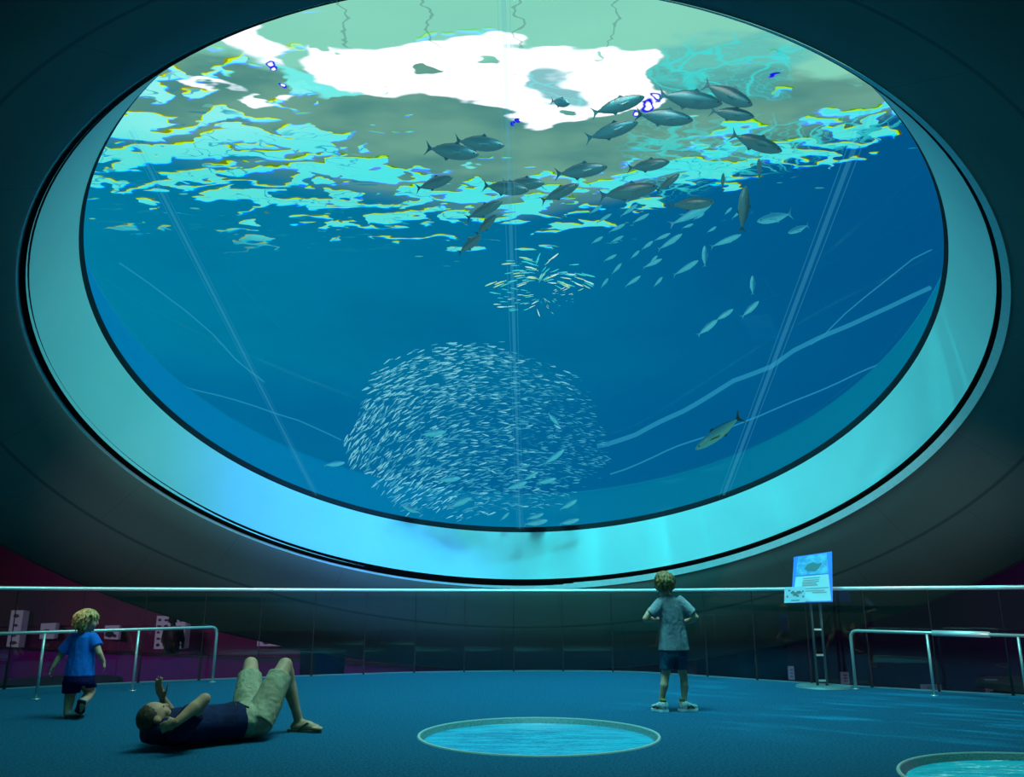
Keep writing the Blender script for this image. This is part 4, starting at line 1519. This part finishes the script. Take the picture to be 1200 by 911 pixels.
def fish(kind, name, T, H, Yf, lab, cat='fish', group=None, mats=('jack', 'jackfin', 'eye'), h=.25, w=.13, bend=0.0, yaw=.25, parts=True, roll=0.0):
    key = (kind, mats, h, bend)
    if key not in KINDS:
        KINDS[key] = fish_meshes(kind, h, w, bend)
        for nm, me, mi in KINDS[key]:
            me.materials.append(M[mats[mi]])
            for p in me.polygons: p.use_smooth = (nm == 'body')
    Yf = max(Yf, pane_Y(*T) + .1 + yaw * .5, pane_Y(*H) + .1 + yaw * .5)
    a = P(T[0], T[1], Yf + yaw * .5); b = P(H[0], H[1], Yf - yaw * .5)
    m = fish_matrix(a, b, roll)
    e = empty(name, (0, 0, 0), lab, cat, group)
    e.matrix_basis = m
    for nm, me, mi in KINDS[key]:
        o = bpy.data.objects.new(nm, me); COL.objects.link(o); o.parent = e
    return e


JACKS = [
    ((533, 165), (591, 171), 9.9, 'dark jack fish, upper of the left pair above the cyan ripples'),
    ((500, 174), (560, 181), 9.9, 'dark jack fish, lower left one of the pair above the cyan ripples'),
    ((487, 221), (531, 208), 10.6, 'dark jack fish alone on the cyan ripples at the left of the school'),
    ((589, 216), (638, 215), 10.7, 'dark jack fish, upper one of the close pair on the cyan ripples'),
    ((567, 218), (619, 223), 10.6, 'dark jack fish, lower one of the close pair on the cyan ripples'),
    ((650, 204), (712, 196), 10.4, 'dark jack fish swimming level right of the close pair'),
    ((634, 236), (678, 216), 10.9, 'dark jack fish climbing just below the level one'),
    ((547, 257), (588, 236), 11.2, 'dark jack fish, topmost of three climbing in a line'),
    ((557, 275), (582, 252), 11.4, 'dark jack fish, middle of three climbing in a line'),
    ((537, 297), (564, 276), 11.6, 'dark jack fish, lowest of three climbing in a line'),
    ((694, 134), (755, 113), 9.2, 'large dark jack fish against the white skylight, upper left of the big group'),
    ((686, 162), (748, 144), 9.4, 'dark jack fish under the one beside the white skylight'),
    ((745, 134), (812, 141), 9.2, 'long dark jack fish with its nose under the fat one'),
    ((772, 112), (846, 121), 9.0, 'fat dark jack fish in the middle of the big group'),
    ((824, 98), (882, 124), 9.2, 'dark jack fish diving over the fat one'),
    ((832, 130), (884, 137), 9.3, 'small dark jack fish below the diving one'),
    ((857, 158), (916, 177), 9.8, 'dark jack fish apart from the others, heading down to the right'),
    ((889, 214), (890, 186), 10.6, 'dark jack fish standing upright below the one apart'),
    ((869, 272), (874, 218), 11.4, 'long dark jack fish standing upright above the deep blue'),
    ((847, 224), (847, 203), 11.2, 'slim dark jack fish standing upright left of two others'),
    ((735, 197), (785, 190), 10.6, 'dim jack fish against rainbow ripples right of the level one'),
    ((702, 230), (771, 219), 11.2, 'long dim jack fish at the edge of the deep blue'),
    ((770, 224), (796, 204), 11.0, 'dim jack fish climbing at the edge of the deep blue'),
    ((645, 118), (668, 122), 8.8, 'short dim fish in front of the grey band below the skylight'),
    ((784, 241), (837, 237), 11.5, 'dim jack fish with a lit belly just under the ripples'),
]
bends = (0.0, .035, -.03)
for i, (T, H, Yf, lab) in enumerate(JACKS):
    fish('jack', 'jack_fish', T, H, Yf, lab, bend=bends[i % 3], h=.27 if i not in (8, 9) else .3, roll=.25)

MED = [
    ((784, 262), (834, 241)), ((930, 250), (886, 260)), ((946, 264), (925, 273)), ((833, 291), (868, 274)), ((788, 322), (819, 306)),
    ((754, 315), (775, 303)), ((765, 336), (777, 325)), ((733, 337), (750, 323)), ((716, 321), (729, 309)), ((708, 307), (722, 298)),
    ((751, 292), (766, 283)), ((767, 283), (785, 273)), ((770, 292), (800, 275)), ((705, 338), (712, 326)), ((828, 272), (840, 266)),
    ((850, 252), (857, 243)), ((857, 256), (872, 244)), ((714, 273), (732, 262)), ((726, 253), (748, 240)), ((700, 262), (716, 250)),
    ((690, 250), (706, 241)), ((742, 262), (760, 250)), ((760, 309), (771, 300)), ((716, 285), (730, 276)), ((738, 303), (750, 294)),
    ((694, 286), (706, 277)), ((812, 257), (826, 250)), ((800, 268), (812, 262)),
]
for i, (T, H) in enumerate(MED):
    fish('scad', 'scad_fish', T, H, 13.2 + (i % 5) * .4, 'slender pale-bellied fish of the loose shoal in the dark blue right of the bright swirl',
         group='loose shoal right of the swirl', mats=('bluejack', 'bluefin', 'eye'), h=.2, bend=.05 * (1 if i % 2 else -1), roll=-.3)
UPR = [((826, 313), (826, 288), 'blue fish standing upright among the loose shoal'), ((882, 346), (882, 323), 'blue fish standing upright right of the shoal'),
       ((869, 372), (889, 353), 'blue fish climbing below the upright one at the right'), ((838, 377), (859, 362), 'front one of two blue fish nose to tail in open dark water'),
       ((817, 393), (841, 375), 'rear one of two blue fish nose to tail in open dark water'),
       ((492, 510), (523, 506), 'bright silver fish in front of the left half of the sardine ball'),
       ((513, 564), (540, 560), 'blue fish at the lower left of the sardine ball'), ((523, 594), (553, 584), 'bright blue fish at the bottom edge of the sardine ball'),
       ((592, 574), (618, 565), 'bright blue fish under the middle of the sardine ball'), ((613, 564), (630, 553), 'slim blue fish touching the one under the middle'),
       ((637, 544), (661, 528), 'blue fish climbing in the right half of the sardine ball'), ((628, 567), (652, 561), 'dim blue fish low in the right half of the sardine ball'),
       ((656, 598), (676, 586), 'blue fish at the bottom right of the sardine ball'), ((655, 614), (679, 609), 'blue fish skimming the window edge at right'),
       ((614, 615), (642, 610), 'broad blue fish skimming the window edge in the middle'), ((617, 609), (637, 602), 'blue fish just over the one skimming the window edge'),
       ((586, 610), (597, 601), 'short pale fish left of the pair at the window edge'), ((494, 602), (471, 592), 'dim fish low at the left below the sardine ball'),
       ((380, 546), (404, 542), 'dim fish left of the sardine ball'), ((642, 484), (655, 498), 'dim teal fish inside the right of the sardine ball')]
for i, (T, H, lab) in enumerate(UPR):
    fish('bluefish', 'blue_fish', T, H, 12.6 if i >= 5 else 13, lab, mats=('bluejack', 'bluefin', 'eye'), h=.26, roll=-.3, bend=(.03, -.03, 0)[i % 3], yaw=.08)
fish('grouper', 'green_fish', (869, 488), (815, 527), 14.5, 'long green fish with a dark tail low in the water at right', mats=('green', 'greentail', 'eye'), h=.19, yaw=.1)

# sardines: one small mesh, copied
def sardine_mesh(name, mat, bend=0.0):
    bm = bmesh.new()
    loft(bm, [(V((.5, .0, 0)), V((0, .02, 0)), V((0, 0, .02))), (V((.3, bend * .3, 0)), V((0, .045, 0)), V((0, 0, .07))), (V((0, bend, 0)), V((0, .05, 0)), V((0, 0, .08))), (V((-.38, 0, 0)), V((0, .02, 0)), V((0, 0, .025)))], 6)
    a, b, c, d = [bm.verts.new(p) for p in ((-.34, 0, 0), (-.5, 0, .1), (-.44, 0, 0), (-.5, 0, -.1))]
    bm.faces.new((a, b, c)); bm.faces.new((a, c, d))
    me = bpy.data.meshes.new(name); bm.to_mesh(me); bm.free()
    me.materials.append(mat)
    return me


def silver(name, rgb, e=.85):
    s = Sh(name); s.bsdf(tuple(v * .12 for v in lin(rgb)), .5, emis=lin(rgb), estr=e, spec=.2); return s.m  # sardines glow in place of light and water haze


M['sard'] = [silver('sardine_bright', (118, 205, 222)), silver('sardine_mid', (58, 158, 190)), silver('sardine_dim', (14, 122, 164))]  # bright to dim copies paint the light across the ball
M['swirl'] = [silver('sardine_reflection_cyan', (60, 205, 208), .95), silver('sardine_reflection_gold', (164, 226, 170), .95), silver('sardine_pale', (190, 240, 224), 1)]
SARD = [sardine_mesh('sardine_%s' % k, m, .02) for k, m in zip(('bright', 'mid', 'dim'), M['sard'])]
rnd = random.Random(5)
items = []
while len(items) < 3000:
    u, v = rnd.uniform(-1, 1), rnd.uniform(-1, 1)
    rr = math.hypot(u, v)
    lobes = 1 + .06 * math.sin(3 * math.atan2(v, u) + .8) + .04 * math.sin(7 * math.atan2(v, u))
    if rr > lobes: continue
    if rr > .93 * lobes and rnd.random() < .5: continue
    px, py = 556 + u * 155 + (v > 0) * v * 14, 506 - v * -103 if False else 507 + v * 107
    if py > 590 and rnd.random() < (py - 590) / 34: continue
    dep = math.sqrt(max(0, 1 - min(1, rr * rr)))
    w = rnd.uniform(-1, 1)
    Yf = 15.4 + w * dep * 1.7
    k_ = max(0, min(1, (py - 545) / 35))
    Yf = Yf * (1 - k_) + k_ * (pane_Y(px, py) + .15 + .25 * rnd.random())
    ang = 48 * max(0, -u) ** .8 * (1 if v > -.35 else .55) + 6 - 16 * max(0, u) + rnd.gauss(0, 11)
    if v < -.5: ang = -14 * u * 2 + 4 + rnd.gauss(0, 9)
    L = rnd.uniform(6, 9.3) * (1 - .25 * max(0, u)) * (1 - .12 * w)
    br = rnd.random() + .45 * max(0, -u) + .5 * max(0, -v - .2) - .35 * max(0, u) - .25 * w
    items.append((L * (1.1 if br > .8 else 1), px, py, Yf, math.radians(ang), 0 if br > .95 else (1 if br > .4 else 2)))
items.sort(key=lambda t: -t[0])


def sard_matrix(px, py, Yf, ang, L, dy=None):
    dx, dyp = math.cos(ang) * L / 2, -math.sin(ang) * L / 2
    yj = rnd.uniform(-.04, .04) if dy is None else dy
    T, H = P(px - dx, py - dyp, Yf + yj), P(px + dx, py + dyp, Yf - yj)
    m = fish_matrix(T, H, rnd.uniform(-.5, .5))
    return m


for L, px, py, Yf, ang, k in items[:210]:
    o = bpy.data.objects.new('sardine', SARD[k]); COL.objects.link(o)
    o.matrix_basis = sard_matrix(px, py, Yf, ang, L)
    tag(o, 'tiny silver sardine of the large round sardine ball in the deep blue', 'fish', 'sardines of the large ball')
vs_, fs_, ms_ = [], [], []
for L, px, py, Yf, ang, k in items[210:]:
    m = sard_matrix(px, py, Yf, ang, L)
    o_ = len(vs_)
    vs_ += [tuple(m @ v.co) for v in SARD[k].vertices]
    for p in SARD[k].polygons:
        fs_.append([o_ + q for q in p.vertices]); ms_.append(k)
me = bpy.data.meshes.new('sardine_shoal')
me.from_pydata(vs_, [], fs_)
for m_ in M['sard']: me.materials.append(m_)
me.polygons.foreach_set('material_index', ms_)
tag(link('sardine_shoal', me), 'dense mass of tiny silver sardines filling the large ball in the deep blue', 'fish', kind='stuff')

SW = [sardine_mesh('sardine_reflection', m, .05) for m in M['swirl']]  # reflections of the school in the water surface, built as glowing sardines
cnt = 0
while cnt < 150:
    a = rnd.uniform(0, 2 * PI)
    t = rnd.uniform(.26, 1.0)
    rx, ry = 62, 40
    px, py = 634 + math.cos(a) * rx * t, 338 - math.sin(a) * ry * t
    if a > PI * 1.55 and t > .75 and rnd.random() < .8: continue
    if py > 368: continue
    # streaks fan out like an iris
    ra = math.atan2(math.sin(a) * ry, math.cos(a) * rx)
    ang = ra - .55 if math.sin(a) > 0 else ra + .45
    if math.cos(a) < -.1: ang = ra * 1.0 + (PI if ra > 0 else -PI); ang = ang * .55 + .1
    L = (rnd.uniform(9, 17) if math.sin(a) > -.2 else rnd.uniform(6, 12)) * (.6 + .4 * t)
    if a > PI * 1.5: L *= .5
    o = bpy.data.objects.new('sardine', SW[rnd.choice((0, 0, 0, 1, 2))]); COL.objects.link(o)
    m = sard_matrix(px, py, 16 + rnd.uniform(-.5, .5), ang, L, 0)
    o.matrix_basis = m @ Matrix.Diagonal((1, .8, .75, 1))
    tag(o, 'small bright sardine reflected in the water surface, in the swirl above the large ball', 'fish', 'reflected sardines of the swirl')
    cnt += 1
#END_FISH

# ------------------------------------------------------------------ light
w = bpy.data.worlds.new('world'); sc.world = w
w.use_nodes = True
bg = w.node_tree.nodes['Background']
bg.inputs[0].default_value = (.08, .52, .46, 1)
bg.inputs[1].default_value = .15


def lamp(kind, name, loc, target, energy, color, size=1.0, **kw):
    d = bpy.data.lights.new(name, kind)
    d.energy = energy
    d.color = color
    if kind == 'AREA':
        d.shape = 'RECTANGLE'; d.size = size; d.size_y = kw.pop('size_y', size)
    for k, v in kw.items(): setattr(d, k, v)
    o = bpy.data.objects.new(name, d)
    COL.objects.link(o)
    o.location = loc
    o.rotation_euler = (V(target) - V(loc)).to_track_quat('-Z', 'Y').to_euler()
    return o


def gobo(o, scale, stretch, lo, hi, rz=0.0):
    """break a spot's beam up like light falling through ripples"""
    d = o.data
    d.use_nodes = True
    nt = d.node_tree
    em = [n for n in nt.nodes if n.type == 'EMISSION'][0]
    tc = nt.nodes.new('ShaderNodeTexCoord'); mp = nt.nodes.new('ShaderNodeMapping'); no = nt.nodes.new('ShaderNodeTexNoise')
    mp.inputs['Scale'].default_value = stretch
    mp.inputs['Rotation'].default_value = (0, 0, rz)
    no.inputs['Scale'].default_value = scale
    no.inputs['Detail'].default_value = 3
    no.inputs['Distortion'].default_value = .5
    mr_ = nt.nodes.new('ShaderNodeMapRange'); mr_.inputs['From Min'].default_value = lo; mr_.inputs['From Max'].default_value = hi
    nt.links.new(tc.outputs['Normal'], mp.inputs[0]); nt.links.new(mp.outputs[0], no.inputs['Vector'])
    nt.links.new(no.outputs['Fac'], mr_.inputs[0]); nt.links.new(mr_.outputs[0], em.inputs['Strength'])
    return nt


# unseen lamps added for daylight through the water: above the pane, out of view
lamp('AREA', 'water_light', (0, 5.2, 8.6), (0, 12.2, 1.9), 400, (.10, .92, .95), 5, size_y=1.6)
lamp('AREA', 'people_light', (.5, 7.2, 8.9), (-.3, 7.6, 0), 290, (.90, 1.0, .80), 4.5, size_y=1.6)
lamp('AREA', 'floor_light', (0.3, 6.9, 9.2), (.8, 10.9, 0), 190, (.05, .80, 1), 2.0, size_y=.6, spread=1.3)
lamp('AREA', 'lining_blue_tint', (-3.0, 5.4, 8.6), P(400, 640, 12.6), 42, (.10, .16, 1), 1.0, spread=.5)  # unseen light added to tint the lower lining blue
g1 = lamp('SPOT', 'rippled_sunbeam', (.5, 8.5, 8.8), P(740, 640, 12.8), 1500, (.02, 1, .95), spot_size=.85, spot_blend=.9, shadow_soft_size=0)
nt_ = gobo(g1, 1, (1, 1, 1), .52, .72)
mp_ = [n for n in nt_.nodes if n.type == 'MAPPING'][0]; no_ = [n for n in nt_.nodes if n.type == 'TEX_NOISE'][0]; tc_ = [n for n in nt_.nodes if n.type == 'TEX_COORD'][0]
sx_ = nt_.nodes.new('ShaderNodeSeparateXYZ'); cx_ = nt_.nodes.new('ShaderNodeCombineXYZ')
nt_.links.new(tc_.outputs['Normal'], sx_.inputs[0])
X_, Z_ = N(nt_, sx_.outputs[0]), N(nt_, sx_.outputs[2])
nt_.links.new((X_ * 30 + Z_ * 75).s, cx_.inputs[0]); nt_.links.new((X_ * 5).s, cx_.inputs[1])
nt_.links.new(cx_.outputs[0], no_.inputs['Vector'])
g2 = lamp('SPOT', 'rippled_sunbeam', (2.2, 6.8, 8.8), (3.6, 8.9, 0), 4200, (.10, 1, 1), spot_size=.75, spot_blend=.8, shadow_soft_size=0)
gobo(g2, 9, (1.1, 4.5, .5), .52, .72)
lamp('SPOT', 'shell_fill', (-4.5, 6.0, 1.5), (-3, 13.8, 1.6), 210, (1, .62, .68), spot_size=1.1, spot_blend=1, shadow_soft_size=0)  # unseen fill spots added to lift the dark shell
lamp('SPOT', 'shell_fill', (5.0, 6.0, 1.5), (3.4, 13.8, 1.6), 210, (.85, .74, .72), spot_size=1.1, spot_blend=1, shadow_soft_size=0)
lamp('AREA', 'gallery_fill', (-12.5, 15.5, 1.7), (-10, 20, -.3), 130, (1, .62, 1), 4, size_y=.6)  # unseen lamps added to brighten the purple gallery walls
lamp('AREA', 'gallery_fill', (-3.5, 15.6, 1.9), (-7, 18.5, -.5), 45, (.9, .5, 1), 3, size_y=.4)
lamp('AREA', 'gallery_fill', (14, 12.8, 1.4), (8, 17, -.5), 70, (.7, .35, .9), 4, size_y=.5)
